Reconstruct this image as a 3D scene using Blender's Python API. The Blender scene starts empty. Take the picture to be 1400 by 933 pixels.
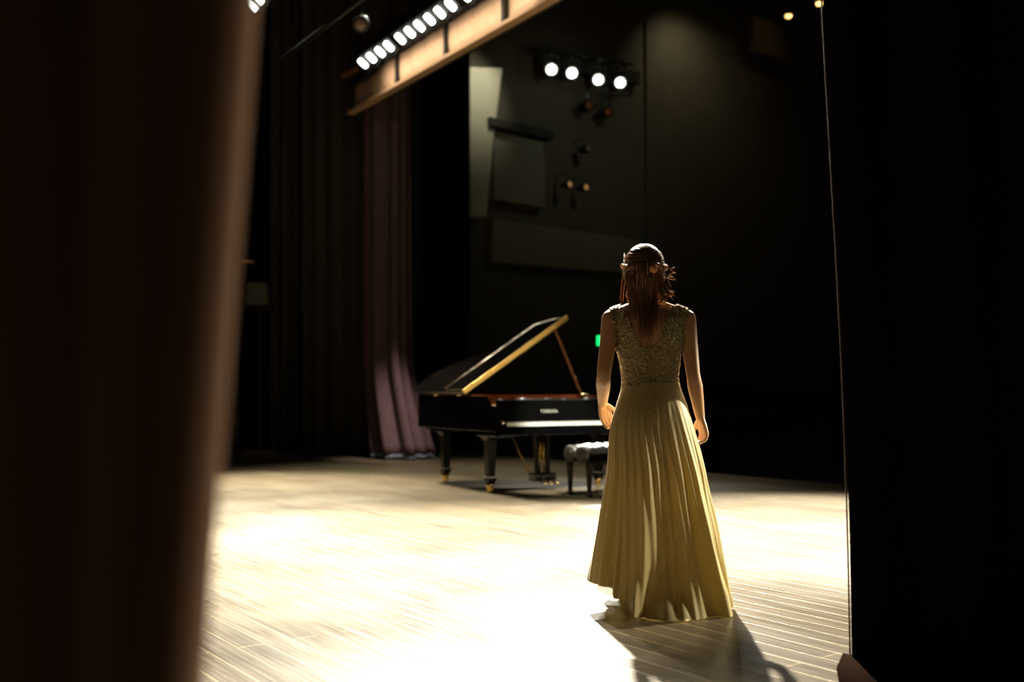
import bpy, bmesh, math, random
from mathutils import Vector, Matrix, noise, Euler
R = math.radians
random.seed(7)
S = bpy.context.scene
C = S.collection

# ---------------------------------------------------------------- camera, world, view
F = 1361.0; CH = 1.04; HY = 537.0          # focal length in pixels (35 mm), camera height, horizon row
cam_d = bpy.data.cameras.new('camera'); cam = bpy.data.objects.new('camera', cam_d); C.objects.link(cam)
cam.location = (0, 0, CH); cam.rotation_euler = (R(90), 0, 0)
cam_d.lens = 35.0; cam_d.sensor_width = 36.0; cam_d.shift_y = (HY - 466.5) / 1400.0
cam_d.clip_start = 0.05; cam_d.clip_end = 200
cam_d.dof.use_dof = True; cam_d.dof.focus_distance = 4.7; cam_d.dof.aperture_fstop = 1.4
S.camera = cam
S.view_settings.view_transform = 'Standard'; S.view_settings.look = 'None'
S.view_settings.gamma = 1; S.view_settings.use_curve_mapping = False
S.view_settings.exposure = 0.0
W = bpy.data.worlds.new('world'); S.world = W; W.use_nodes = True
bgn = W.node_tree.nodes['Background']
bgn.inputs[0].default_value = (1.0, 0.86, 0.58, 1); bgn.inputs[1].default_value = 0.045

def P(x, y, Y):
    """photo pixel at depth Y -> world"""
    return Vector(((x - 700) / F * Y, Y, CH + (HY - y) / F * Y))
TH = R(36.8)                                # stage direction (planks run along ADIR)
KD = Vector((math.cos(TH), math.sin(TH), 0)); AD = Vector((-math.sin(TH), math.cos(TH), 0))
def ST(k, a, z=0): return KD * k + AD * a + Vector((0, 0, z))
WALL_A = 17.0
def onwall(x, y, A=WALL_A):
    rx = (x - 700) / F
    return P(x, y, A / (-math.sin(TH) * rx + math.cos(TH)))

def spot(name, loc, target, power, size, blend=0.5, col=(1, .93, .78), rad=0.1):
    d = bpy.data.lights.new(name, 'SPOT'); d.energy = power; d.spot_size = R(size); d.spot_blend = blend
    d.color = col; d.shadow_soft_size = rad
    o = bpy.data.objects.new(name, d); C.objects.link(o); o.location = loc
    o.rotation_euler = (Vector(target) - Vector(loc)).to_track_quat('-Z', 'Y').to_euler()
    return o
# front-of-house follow spots (their lenses are the four discs on the auditorium wall)
FOH = [(754, 95), (782, 100), (818, 109), (848, 113)]
FOHW = [1100, 800, 400, 400]
for (x, y), p in zip(FOH, FOHW):
    q = onwall(x, y) - AD * 0.95 - KD * 0.3
    spot('follow_spot_beam', q, (0.5, 6.6, 0.3), p, 30, .6, (1, .93, .76), .11)
spot('bench_fill', onwall(782, 100) - AD * 0.95 - KD * 0.2, (.97, 10.25, .5), 26000, 2.7, .5, (1, .97, .85), .1)  # extra beam added to whiten the bench top
# key light: the lit strip lights over the stage, and wash lamps hung on the pipes above the picture
spot('strip_key_beam', (.26, 11.0, 6.25), (0.2, 5.9, 0.3), 18500, 60, .7, (1, .92, .74), .1)
spot('wash_left_beam', (-3.7, 15.0, 6.8), (-2.8, 10.0, 0), 15500, 47, 1, (1, .88, .62), .16)
spot('wash_right_beam', (4.3, 12.2, 6.8), (2.55, 8.1, 0), 25000, 34, .9, (1, .93, .76), .16)
spot('wash_upstage_beam', (-3.4, 12.4, 6.9), (-.9, 12.2, 0), 2600, 58, 1, (1, .93, .74), .16)
spot('wash_centre_beam', (-1.6, 13.6, 6.9), (-1.7, 5.2, 0), 5000, 31, 1, (1, .92, .74), .16)
spot('rim_right_beam', (4.8, 11.5, 6.2), (0.7, 4.7, 1.42), 2600, 13, .8, (1, .86, .62), .1)  # unseen beam added to strengthen the rims on arms and shoulders
spot('piano_key_fill', (1.5, 7.6, 6.2), (0.66, 10.45, 0.7), 6500, 12, .5, (1, .97, .84), .1)  # unseen beam added to brighten the white keys
spot('piano_side_fill', (6.5, 5.2, 2.6), (0.6, 10.5, .9), 420, 18, .8, (1, .8, .45), .12)  # unseen warm beam added for the hinge, legs and key fronts
spot('left_drape_fill', (1.3, 6.2, 3.4), (-.33, .8, 1.15), 1700, 22, .8, (1, .78, .58), .15)  # unseen beam added to warm the near left curtain
spot('far_curtain_beam', (-.6, 13.2, 5.2), (-1.95, 15.5, 0.0), 1300, 20, 1, (1, .8, .74), .08)
spot('skirt_side_fill', (5.0, 4.72, 1.7), (0.85, 4.66, .40), 700, 17, .7, (1, .88, .62), .12)  # unseen fill added from the right for the skirt
spot('skirt_front_fill', (5.0, 6.4, 2.4), (0.75, 4.72, .5), 2600, 18, .7, (1, .88, .6), .12)  # unseen beam added to light through the skirt's right edge
_a = P(500, 84.3, F * 4.9 / 452.7); _b = P(700, -48.5, F * 4.9 / 585.5)
_d = bpy.data.lights.new('strip_spill_beam', 'AREA'); _d.shape = 'RECTANGLE'; _d.size = (_b - _a).length; _d.size_y = .12; _d.energy = 12.5; _d.color = (1, .84, .66); _d.spread = R(120)
_o = bpy.data.objects.new('strip_spill_beam', _d); C.objects.link(_o); _o.location = (_a + _b) / 2 + Vector((.0, -.02, -.2))
_x = (_b - _a).normalized(); _n = Vector((.82, .54, -.04)); _n = (_n - _x * _n.dot(_x)).normalized(); _o.matrix_world = Matrix.Translation(_o.location) @ Matrix((_x, (-_n).cross(_x), -_n)).transposed().to_4x4()

# ---------------------------------------------------------------- materials
def mat(name, col, rough=.5, metal=0, spec=.5, emis=None, est=0, coat=0, sss=0, trans=0, sheen=0):
    m = bpy.data.materials.new(name); m.use_nodes = True
    b = m.node_tree.nodes['Principled BSDF']
    b.inputs['Base Color'].default_value = (*col, 1); b.inputs['Roughness'].default_value = rough
    b.inputs['Metallic'].default_value = metal; b.inputs['Specular IOR Level'].default_value = spec
    b.inputs['Coat Weight'].default_value = coat; b.inputs['Coat Roughness'].default_value = .04
    b.inputs['Sheen Weight'].default_value = sheen
    if sss:
        b.inputs['Subsurface Weight'].default_value = sss
        b.inputs['Subsurface Radius'].default_value = (.02, .008, .004); b.inputs['Subsurface Scale'].default_value = .5
    if emis:
        b.inputs['Emission Color'].default_value = (*emis, 1); b.inputs['Emission Strength'].default_value = est
    return m
def nodes(m): return m.node_tree.nodes, m.node_tree.links, m.node_tree.nodes['Principled BSDF']
def add_noise(m, scale=20, c1=None, c2=None, bump=0, dist=.01, detail=4, stretch=(1, 1, 1), rough=None):
    N, L, b = nodes(m)
    tc = N.new('ShaderNodeTexCoord'); mp = N.new('ShaderNodeMapping'); mp.inputs['Scale'].default_value = stretch
    L.new(tc.outputs['Object'], mp.inputs[0])
    n = N.new('ShaderNodeTexNoise'); n.inputs['Scale'].default_value = scale; n.inputs['Detail'].default_value = detail
    L.new(mp.outputs[0], n.inputs[0])
    if c1:
        r = N.new('ShaderNodeValToRGB'); r.color_ramp.elements[0].position = .3; r.color_ramp.elements[1].position = .7
        r.color_ramp.elements[0].color = (*c1, 1); r.color_ramp.elements[1].color = (*c2, 1)
        L.new(n.outputs[0], r.inputs[0]); L.new(r.outputs[0], b.inputs['Base Color'])
    if rough:
        q = N.new('ShaderNodeMapRange'); q.inputs['To Min'].default_value = rough[0]; q.inputs['To Max'].default_value = rough[1]
        L.new(n.outputs[0], q.inputs[0]); L.new(q.outputs[0], b.inputs['Roughness'])
    if bump:
        bp = N.new('ShaderNodeBump'); bp.inputs['Strength'].default_value = bump; bp.inputs['Distance'].default_value = dist
        L.new(n.outputs[0], bp.inputs['Height']); L.new(bp.outputs[0], b.inputs['Normal'])
    return m
M = {}
M['lacquer'] = mat('black_lacquer', (.0025, .0025, .0025), .07, coat=.3)
M['leg_lacquer'] = mat('leg_lacquer', (.004, .004, .003), .28, spec=.22)
M['lacquer_soft'] = mat('black_satin', (.012, .011, .009), .3)
M['brass'] = mat('brass', (.95, .66, .22), .22, 1)
M['hinge'] = add_noise(mat('hinge_brass', (.95, .66, .24), .42, .8), 90, bump=.2)
M['chrome'] = mat('chrome', (.8, .8, .78), .12, 1)
M['trim_metal'] = add_noise(mat('worn_trim', (.75, .66, .55), .3, .9), 14, bump=.8, dist=.03)
M['ivory'] = mat('white_key', (.85, .85, .8), .25)
M['ebony'] = mat('black_key', (.01, .01, .01), .3)
M['rim_wood'] = add_noise(mat('rim_wood', (.5, .13, .04), .3), 4, (.55, .12, .035), (.42, .1, .03), stretch=(3, 1, 40))
M['prop_wood'] = add_noise(mat('prop_wood', (.34, .12, .04), .35), 6, (.36, .12, .04), (.27, .09, .03), stretch=(30, 30, 1))
M['spruce'] = mat('soundboard', (.5, .32, .13), .5)
M['plate'] = mat('gold_plate', (.7, .48, .18), .35, .7)
M['felt'] = mat('red_felt', (.35, .02, .02), .9)
M['leather'] = add_noise(mat('black_leather', (.02, .018, .015), .34, spec=1), 160, bump=.2)
M['letter'] = mat('letter_gold', (.26, .26, .2), .5, .0)
M['velvet_black'] = add_noise(mat('black_velvet', (.006, .005, .004), 1, spec=0), 60, (.005, .004, .003), (.008, .007, .005), stretch=(1, 1, .1))
M['velvet_brown'] = add_noise(mat('brown_velvet', (.16, .1, .068), 1, spec=0), 200, (.15, .093, .062), (.18, .112, .076), stretch=(1, 1, .1))
M['velvet_rose'] = add_noise(mat('rose_velvet', (.12, .08, .083), 1, spec=0), 60, (.105, .07, .073), (.14, .092, .095), stretch=(1, 1, .1))
M['drape_olive'] = add_noise(mat('olive_drape', (.05, .04, .024), .95), 60, (.044, .035, .02), (.056, .045, .028), stretch=(1, 1, .1))
M['drape_hem'] = mat('drape_hem', (.1, .13, .16), .7)
M['wall'] = add_noise(mat('auditorium_wall', (.10, .085, .055), .8), 3, (.09, .078, .05), (.11, .095, .062))
M['wall_panel'] = add_noise(mat('auditorium_panel', (.2, .19, .12), .75), 5, (.18, .17, .11), (.21, .2, .13))
M['wall_dark'] = mat('dark_wall', (.03, .028, .02), .85)
M['fin'] = add_noise(mat('plaster_fin', (.5, .47, .34), .7), 6, (.47, .44, .31), (.52, .49, .36))
M['ceiling'] = mat('ceiling_paint', (.07, .055, .035), .9)
M['header'] = add_noise(mat('header_cloth', (.62, .42, .27), .8), 9, (.56, .37, .23), (.68, .47, .3), bump=.25, dist=.02)
M['header_lip'] = mat('header_lip', (.68, .44, .25), .6)
M['steel_black'] = mat('black_steel', (.02, .018, .014), .45, .3)
M['steel_grey'] = mat('grey_steel', (.2, .19, .17), .4, .5)
M['lens_hot'] = mat('lit_lens', (1, 1, 1), .3, emis=(.96, 1, .9), est=7)
M['lens_hot2'] = mat('lit_lens_warm', (1, 1, 1), .3, emis=(.95, 1, .86), est=12)
M['lens_cold'] = mat('unlit_lens', (.3, .22, .2), .15)
M['lens_amber'] = mat('amber_gel', (.3, .1, .03), .35)
M['house_lamp'] = mat('house_lamp_glass', (1, .8, .4), .3, emis=(1, .62, .2), est=3.2)
M['exit'] = mat('exit_sign_green', (.05, .5, .2), .4, emis=(.01, 1, .2), est=1.6)
M['exit_white'] = mat('exit_sign_white', (.9, .95, .9), .4, emis=(.8, 1, .85), est=1.2)
M['seat_cloth'] = mat('seat_cloth', (.02, .014, .01), .8)
M['seat_trim'] = mat('seat_trim', (.12, .1, .07), .3)

# stage floor: narrow dark boards with joints painted pale for groove glints, satin varnish
m = mat('stage_boards', (.1, .08, .05), .36, spec=.42); M['floor'] = m
N, L, b = nodes(m)
tc = N.new('ShaderNodeTexCoord'); mp = N.new('ShaderNodeMapping'); mp.inputs['Rotation'].default_value = (0, 0, -(TH + R(90)))
L.new(tc.outputs['Object'], mp.inputs[0])
br = N.new('ShaderNodeTexBrick'); br.inputs['Scale'].default_value = 1; br.inputs['Mortar Size'].default_value = .0035
br.inputs['Mortar Smooth'].default_value = .25; br.inputs['Brick Width'].default_value = 2.4; br.inputs['Row Height'].default_value = .118
br.inputs['Bias'].default_value = 0; br.offset = .37; br.offset_frequency = 2
br.inputs['Color1'].default_value = (.085, .066, .042, 1); br.inputs['Color2'].default_value = (.125, .1, .066, 1)
br.inputs['Mortar'].default_value = (.36, .28, .17, 1)
L.new(mp.outputs[0], br.inputs[0])
st = N.new('ShaderNodeMapping'); st.inputs['Scale'].default_value = (1.2, 26, 1); L.new(mp.outputs[0], st.inputs[0])
n1 = N.new('ShaderNodeTexNoise'); n1.inputs['Scale'].default_value = 1.6; n1.inputs['Detail'].default_value = 8; L.new(st.outputs[0], n1.inputs[0])
n2 = N.new('ShaderNodeTexNoise'); n2.inputs['Scale'].default_value = 1.1; n2.inputs['Detail'].default_value = 5; L.new(mp.outputs[0], n2.inputs[0])
mx = N.new('ShaderNodeMix'); mx.data_type = 'RGBA'; mx.blend_type = 'MULTIPLY'; mx.inputs[0].default_value = .6
rr = N.new('ShaderNodeValToRGB'); rr.color_ramp.elements[0].position = .3; rr.color_ramp.elements[0].color = (.5, .5, .5, 1)
rr.color_ramp.elements[1].position = .7; rr.color_ramp.elements[1].color = (1.3, 1.3, 1.3, 1)
L.new(n1.outputs[0], rr.inputs[0]); L.new(br.outputs[0], mx.inputs[6]); L.new(rr.outputs[0], mx.inputs[7])
L.new(mx.outputs[2], b.inputs['Base Color'])
ad = N.new('ShaderNodeMath'); ad.operation = 'ADD'; L.new(n1.outputs[0], ad.inputs[0]); L.new(n2.outputs[0], ad.inputs[1])
q = N.new('ShaderNodeMapRange'); q.inputs['From Min'].default_value = .6; q.inputs['From Max'].default_value = 1.4
q.inputs['To Min'].default_value = .26; q.inputs['To Max'].default_value = .46
L.new(ad.outputs[0], q.inputs[0]); L.new(q.outputs[0], b.inputs['Roughness'])
hs = N.new('ShaderNodeMath'); hs.operation = 'MULTIPLY_ADD'; hs.inputs[1].default_value = -1.4; L.new(br.outputs['Fac'], hs.inputs[0]); L.new(n1.outputs[0], hs.inputs[2])
bp = N.new('ShaderNodeBump'); bp.inputs['Strength'].default_value = .35; bp.inputs['Distance'].default_value = .004
L.new(hs.outputs[0], bp.inputs['Height']); L.new(bp.outputs[0], b.inputs['Normal'])

def cloth_mat(name, col, transl=.4, alpha=1.0, bump_scale=0, bump=0, rough=.55, sheen=.3):
    m = mat(name, col, rough, sheen=sheen); N, L, b = nodes(m)
    out = N['Material Output']
    tr = N.new('ShaderNodeBsdfTranslucent'); tr.inputs[0].default_value = (col[0], col[1] * .97, col[2] * .75, 1)
    ms = N.new('ShaderNodeMixShader'); ms.inputs[0].default_value = transl
    L.new(b.outputs[0], ms.inputs[1]); L.new(tr.outputs[0], ms.inputs[2]); last = ms
    if alpha < 1:
        tp = N.new('ShaderNodeBsdfTransparent'); m2 = N.new('ShaderNodeMixShader'); m2.inputs[0].default_value = alpha
        L.new(tp.outputs[0], m2.inputs[1]); L.new(ms.outputs[0], m2.inputs[2]); last = m2
    L.new(last.outputs[0], out.inputs[0])
    if bump:
        tc = N.new('ShaderNodeTexCoord'); v = N.new('ShaderNodeTexVoronoi'); v.inputs['Scale'].default_value = bump_scale
        n = N.new('ShaderNodeTexNoise'); n.inputs['Scale'].default_value = bump_scale * .6; n.inputs['Detail'].default_value = 3
        L.new(tc.outputs['Object'], v.inputs[0]); L.new(tc.outputs['Object'], n.inputs[0])
        a = N.new('ShaderNodeMath'); a.operation = 'ADD'; L.new(v.outputs[0], a.inputs[0]); L.new(n.outputs[0], a.inputs[1])
        bp = N.new('ShaderNodeBump'); bp.inputs['Strength'].default_value = bump; bp.inputs['Distance'].default_value = .006
        L.new(a.outputs[0], bp.inputs['Height']); L.new(bp.outputs[0], b.inputs['Normal'])
        r = N.new('ShaderNodeValToRGB'); r.color_ramp.elements[0].position = .25; r.color_ramp.elements[1].position = .9
        r.color_ramp.elements[0].color = (col[0] * 1.15, col[1] * 1.15, col[2] * 1.3, 1); r.color_ramp.elements[1].color = (col[0] * .55, col[1] * .5, col[2] * .4, 1)
        L.new(a.outputs[0], r.inputs[0]); L.new(r.outputs[0], b.inputs['Base Color'])
    return m
M['chiffon'] = cloth_mat('yellow_chiffon', (.56, .46, .21), .24)
M['sheer'] = cloth_mat('sheer_lining', (.66, .6, .42), .5, .4)
M['lace'] = cloth_mat('beaded_lace', (.50, .42, .23), .12, 1, 90, .9, .5)
M['bead'] = mat('glass_beads', (.85, .78, .5), .12, spec=.9)
M['button'] = mat('covered_button', (.32, .26, .13), .45)
M['pearl'] = mat('pearl', (.9, .86, .75), .15, spec=.9)
M['skin'] = mat('skin', (.56, .31, .18), .42, sss=.25)
M['lip'] = mat('lips', (.5, .15, .12), .4)
M['eye'] = mat('eyes', (.8, .8, .78), .1)
M['shoe'] = mat('shoe_leather', (.6, .48, .25), .25, .3)
m = mat('brown_hair', (.20, .105, .05), .4, spec=.6); M['hair'] = m
N, L, b = nodes(m); tr = N.new('ShaderNodeBsdfTranslucent'); tr.inputs[0].default_value = (.6, .32, .12, 1)
ms = N.new('ShaderNodeMixShader'); ms.inputs[0].default_value = .45
L.new(b.outputs[0], ms.inputs[1]); L.new(tr.outputs[0], ms.inputs[2]); L.new(ms.outputs[0], N['Material Output'].inputs[0])
M['rose'] = cloth_mat('silk_rose', (.95, .5, .18), .3)

# ---------------------------------------------------------------- helpers
def obj(name, bm, m, parent=None, smooth=False, bevel=0, seg=2):
    me = bpy.data.meshes.new(name)
    if isinstance(bm, tuple): me.from_pydata(bm[0], [], bm[1]); me.validate()
    else:
        bmesh.ops.recalc_face_normals(bm, faces=bm.faces[:]); bm.to_mesh(me); bm.free()
    if m: me.materials.append(m)
    if smooth:
        for p in me.polygons: p.use_smooth = True
    o = bpy.data.objects.new(name, me); C.objects.link(o)
    if parent: o.parent = parent
    if bevel:
        md = o.modifiers.new('b', 'BEVEL'); md.width = bevel; md.segments = seg; md.limit_method = 'ANGLE'; md.angle_limit = R(35)
        for p in me.polygons: p.use_smooth = False
    return o
def thing(name, label, cat, loc=(0, 0, 0), rz=0, group=None):
    o = bpy.data.objects.new(name, None); C.objects.link(o); o.location = loc; o.rotation_euler = (0, 0, rz)
    o.empty_display_size = .1
    o['label'] = label; o['category'] = cat
    if group: o['group'] = group
    return o
def tag(o, label, cat, group=None):
    o['label'] = label; o['category'] = cat
    if group: o['group'] = group
    return o
def struct(o): o['kind'] = 'structure'; return o
def dup(root, loc=None, rz=None, label=None):
    r = root.copy(); C.objects.link(r)
    if loc is not None: r.location = loc
    if rz is not None: r.rotation_euler = (0, 0, rz)
    if label: r['label'] = label
    for ch in list(root.children):
        c = ch.copy(); C.objects.link(c); c.parent = r
        for g in list(ch.children):
            d = g.copy(); C.objects.link(d); d.parent = c
    return r
def add_box(bm, lo, hi):
    lo, hi = Vector(lo), Vector(hi); c = (lo + hi) / 2; s = hi - lo
    bmesh.ops.create_cube(bm, size=1, matrix=Matrix.Translation(c) @ Matrix.Diagonal((*s, 1)))
def box(lo, hi):
    bm = bmesh.new(); add_box(bm, lo, hi); return bm
def frame_to(axis, origin):
    z = Vector(axis).normalized(); h = Vector((0, 0, 1)) if abs(z.z) < .9 else Vector((0, 1, 0))
    x = h.cross(z).normalized(); y = z.cross(x)
    m4 = Matrix((x, y, z)).transposed().to_4x4(); m4.translation = origin; return m4
def add_tube(bm, pts, rad, seg=12, caps=True, flat=None):
    pts = [Vector(p) for p in pts]; n = len(pts)
    if not hasattr(rad, '__len__'): rad = [rad] * n
    up = None; rings = []
    for i, p in enumerate(pts):
        t = (pts[min(i + 1, n - 1)] - pts[max(i - 1, 0)])
        t = t.normalized() if t.length > 1e-9 else Vector((0, 0, 1))
        if up is None: up = t.orthogonal().normalized()
        up = (up - t * up.dot(t)); up = up.normalized() if up.length > 1e-6 else t.orthogonal().normalized()
        s = t.cross(up)
        rings.append([bm.verts.new(p + (up * math.cos(2 * math.pi * j / seg) + s * math.sin(2 * math.pi * j / seg)) * rad[i]) for j in range(seg)])
    for a, b_ in zip(rings, rings[1:]):
        for j in range(seg): bm.faces.new((a[j], a[(j + 1) % seg], b_[(j + 1) % seg], b_[j]))
    if caps: bm.faces.new(list(reversed(rings[0]))); bm.faces.new(rings[-1])
def capsule_chain(bm, pts, rad, seg=14):
    """tube with rounded ends, smoothed path"""
    pts = [Vector(p) for p in pts]
    n = len(pts); P2 = []; R2 = []
    for i in range(n - 1):
        p0, p1, p2, p3 = pts[max(i - 1, 0)], pts[i], pts[i + 1], pts[min(i + 2, n - 1)]
        for s in range(5):
            t = s / 5
            P2.append(.5 * ((2 * p1) + (p2 - p0) * t + (2 * p0 - 5 * p1 + 4 * p2 - p3) * t * t + (-p0 + 3 * p1 - 3 * p2 + p3) * t ** 3))
            R2.append(rad[i] + (rad[i + 1] - rad[i]) * t)
    P2.append(pts[-1]); R2.append(rad[-1])
    d0 = (P2[0] - P2[1]).normalized(); d1 = (P2[-1] - P2[-2]).normalized()
    a0 = [(P2[0] + d0 * R2[0] * math.sin(q), R2[0] * math.cos(q)) for q in (1.45, 1.0, .5)]
    a1 = [(P2[-1] + d1 * R2[-1] * math.sin(q), R2[-1] * math.cos(q)) for q in (.5, 1.0, 1.45)]
    add_tube(bm, [a[0] for a in a0] + P2 + [a[0] for a in a1], [a[1] for a in a0] + R2 + [a[1] for a in a1], seg)
def add_ball(bm, c, r, su=16, sv=10, rot=None):
    if not hasattr(r, '__len__'): r = (r, r, r)
    m4 = Matrix.Translation(c) @ (rot.to_4x4() if rot else Matrix.Identity(4)) @ Matrix.Diagonal((*r, 1))
    bmesh.ops.create_uvsphere(bm, u_segments=su, v_segments=sv, radius=1, matrix=m4)
def lathe(bm, prof, seg=20, mat4=None):
    rings = []
    for r, z in prof:
        rings.append([bm.verts.new((mat4 @ Vector((r * math.cos(2 * math.pi * j / seg), r * math.sin(2 * math.pi * j / seg), z))) if mat4
                      else Vector((r * math.cos(2 * math.pi * j / seg), r * math.sin(2 * math.pi * j / seg), z))) for j in range(seg)])
    for a, b_ in zip(rings, rings[1:]):
        for j in range(seg): bm.faces.new((a[j], a[(j + 1) % seg], b_[(j + 1) % seg], b_[j]))
    bm.faces.new(list(reversed(rings[0]))); bm.faces.new(rings[-1])
def prism(bm, pts, z0, z1, fn=None):
    fn = fn or (lambda p, z: Vector((p[0], p[1], z)))
    a = [bm.verts.new(fn(p, z0)) for p in pts]; b_ = [bm.verts.new(fn(p, z1)) for p in pts]; n = len(pts)
    for i in range(n): bm.faces.new((a[i], a[(i + 1) % n], b_[(i + 1) % n], b_[i]))
    bm.faces.new(list(reversed(a))); bm.faces.new(b_)
def smooth_path(pts, n=6, closed=False):
    out = []; N_ = len(pts); pts = [Vector(p) for p in pts]
    for i in range(N_ if closed else N_ - 1):
        g = (lambda k: pts[k % N_]) if closed else (lambda k: pts[max(0, min(k, N_ - 1))])
        p0, p1, p2, p3 = g(i - 1), g(i), g(i + 1), g(i + 2)
        for s in range(n):
            t = s / n
            out.append(.5 * ((2 * p1) + (p2 - p0) * t + (2 * p0 - 5 * p1 + 4 * p2 - p3) * t * t + (-p0 + 3 * p1 - 3 * p2 + p3) * t ** 3))
    if not closed: out.append(pts[-1])
    return out
def interp(tab, x):
    if x <= tab[0][0]: return tab[0][1]
    for (a, va), (b_, vb) in zip(tab, tab[1:]):
        if x <= b_:
            t = (x - a) / (b_ - a)
            return va + (vb - va) * t
    return tab[-1][1]
def sm_interp(tab, x):
    """monotone-ish smooth interpolation"""
    if x <= tab[0][0]: return tab[0][1]
    if x >= tab[-1][0]: return tab[-1][1]
    n = len(tab)
    for i in range(n - 1):
        if tab[i][0] <= x <= tab[i + 1][0]:
            x0, y0 = tab[i]; x1, y1 = tab[i + 1]; h = x1 - x0; t = (x - x0) / h
            m0 = (y1 - tab[i - 1][1]) / (x1 - tab[i - 1][0]) if i > 0 else (y1 - y0) / h
            m1 = (tab[i + 2][1] - y0) / (tab[i + 2][0] - x0) if i < n - 2 else (y1 - y0) / h
            return (2 * t ** 3 - 3 * t * t + 1) * y0 + (t ** 3 - 2 * t * t + t) * h * m0 + (-2 * t ** 3 + 3 * t * t) * y1 + (t ** 3 - t * t) * h * m1
def obox(origin, ax, ay, az, sx, sy, sz, bm=None):
    """oriented box from a corner"""
    bm = bm or bmesh.new(); ax, ay, az = Vector(ax).normalized() * sx, Vector(ay).normalized() * sy, Vector(az).normalized() * sz
    o = Vector(origin); v = [bm.verts.new(o + ax * i + ay * j + az * k) for k in (0, 1) for j in (0, 1) for i in (0, 1)]
    for f in ((0, 1, 3, 2), (4, 6, 7, 5), (0, 4, 5, 1), (2, 3, 7, 6), (0, 2, 6, 4), (1, 5, 7, 3)): bm.faces.new([v[i] for i in f])
    return bm
Z = Vector((0, 0, 1))

# ---------------------------------------------------------------- the room
EDGE_K = 9.75
bm = bmesh.new()
prism(bm, [ST(-6, -7), ST(EDGE_K, -7), ST(EDGE_K, 20), ST(-6, 20)], -.35, 0, lambda p, z: Vector((p[0], p[1], z)))
struct(obj('floor', bm, M['floor']))
bm = bmesh.new(); prism(bm, [ST(EDGE_K + .01, -7), ST(34, -7), ST(34, 20), ST(EDGE_K + .01, 20)], -1.15, -1.0); struct(obj('floor_auditorium', bm, M['wall_dark']))
bm = bmesh.new(); prism(bm, [ST(EDGE_K - .12, -7), ST(EDGE_K - .02, -7), ST(EDGE_K - .02, 17), ST(EDGE_K - .12, 17)], -1.0, -.352); struct(obj('trim_1', bm, M['wall_dark']))
bm = bmesh.new(); prism(bm, [ST(-6.2, -7.2), ST(34.2, -7.2), ST(34.2, 20.2), ST(-6.2, 20.2)], 11, 11.2); struct(obj('ceiling', bm, M['ceiling']))
bm = bmesh.new(); prism(bm, [ST(EDGE_K + .6, WALL_A), ST(34, WALL_A), ST(34, WALL_A + .3), ST(EDGE_K + .6, WALL_A + .3)], -1, 11); struct(obj('wall_side', bm, M['wall']))
bm = bmesh.new(); prism(bm, [ST(34, -7), ST(34.2, -7), ST(34.2, 20), ST(34, 20)], -1, 11); struct(obj('wall_back', bm, M['wall_dark']))
bm = bmesh.new(); prism(bm, [ST(-6, 20), ST(EDGE_K + .6, 20), ST(EDGE_K + .6, 20.2), ST(-6, 20.2)], 0, 11); struct(obj('wall_far', bm, M['wall_dark']))
bm = bmesh.new(); prism(bm, [ST(-6.2, -7), ST(-6, -7), ST(-6, 20), ST(-6.2, 20)], 0, 11); struct(obj('wall_upstage', bm, M['wall_dark']))
bm = bmesh.new(); prism(bm, [ST(-6, -7.2), ST(34, -7.2), ST(34, -7), ST(-6, -7)], -1, 11); struct(obj('wall_near', bm, M['wall_dark']))
# proscenium return between stage and auditorium wall
bm = bmesh.new(); prism(bm, [ST(8.6, 16.2), ST(EDGE_K + .6, 16.2), ST(EDGE_K + .6, 17.3), ST(8.6, 17.3)], 0.0, 11); struct(obj('wall_proscenium', bm, M['wall_dark']))

def wall_panel(name, quad, depth, m, label, cat, kind=None):
    """relief panel standing proud of the auditorium side wall"""
    bm = bmesh.new(); pts = [onwall(*q) for q in quad]
    a = [bm.verts.new(p - AD * depth) for p in pts]; b_ = [bm.verts.new(p + AD * .02) for p in pts]; n = len(pts)
    for i in range(n): bm.faces.new((a[i], a[(i + 1) % n], b_[(i + 1) % n], b_[i]))
    bm.faces.new(a); bm.faces.new(list(reversed(b_)))
    o = obj(name, bm, m, bevel=.02)
    if kind: struct(o)
    else: tag(o, label, cat)
    return o
wall_panel('trim_4', [(668, 180), (735, 196), (738, 287), (667, 275)], .22, M['wall_panel'], '', '', 'structure')
wall_panel('trim_5', [(668, 300), (866, 330), (866, 376), (666, 360)], .16, M['wall_panel'], '', '', 'structure')
wall_panel('trim_6', [(605, 96), (676, 98), (664, 190), (654, 300), (606, 300)], .3, M['fin'], '', '', 'structure')
wall_panel('trim_7', [(880, 26), (1135, 75), (1135, 540), (884, 520)], .08, M['wall'], '', '', 'structure')
wall_panel('trim_2', [(655, 165), (742, 184), (742, 196), (655, 177)], .4, M['wall_dark'], '', '', 'structure')
wall_panel('trim_3', [(730, 76), (868, 100), (868, 118), (730, 94)], .2, M['wall_dark'], '', '', 'structure')
p = onwall(642, 60) - AD * 1.9
spot('fin_downlight', p, onwall(640, 125) - AD * .3, 150, 62, 1, (1, .97, .78), .08)
p = onwall(905, 12) - AD * 1.5
spot('wall_haze_fill', p, onwall(940, 160), 75, 120, 1, (1, .86, .6), .1)  # unseen light added on the wall in place of haze
p = onwall(770, 130) - AD * 3.5
spot('booth_fill', p, onwall(770, 230), 34, 110, 1, (.9, 1, .85), .2)  # unseen light added to lift the dark wall

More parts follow.
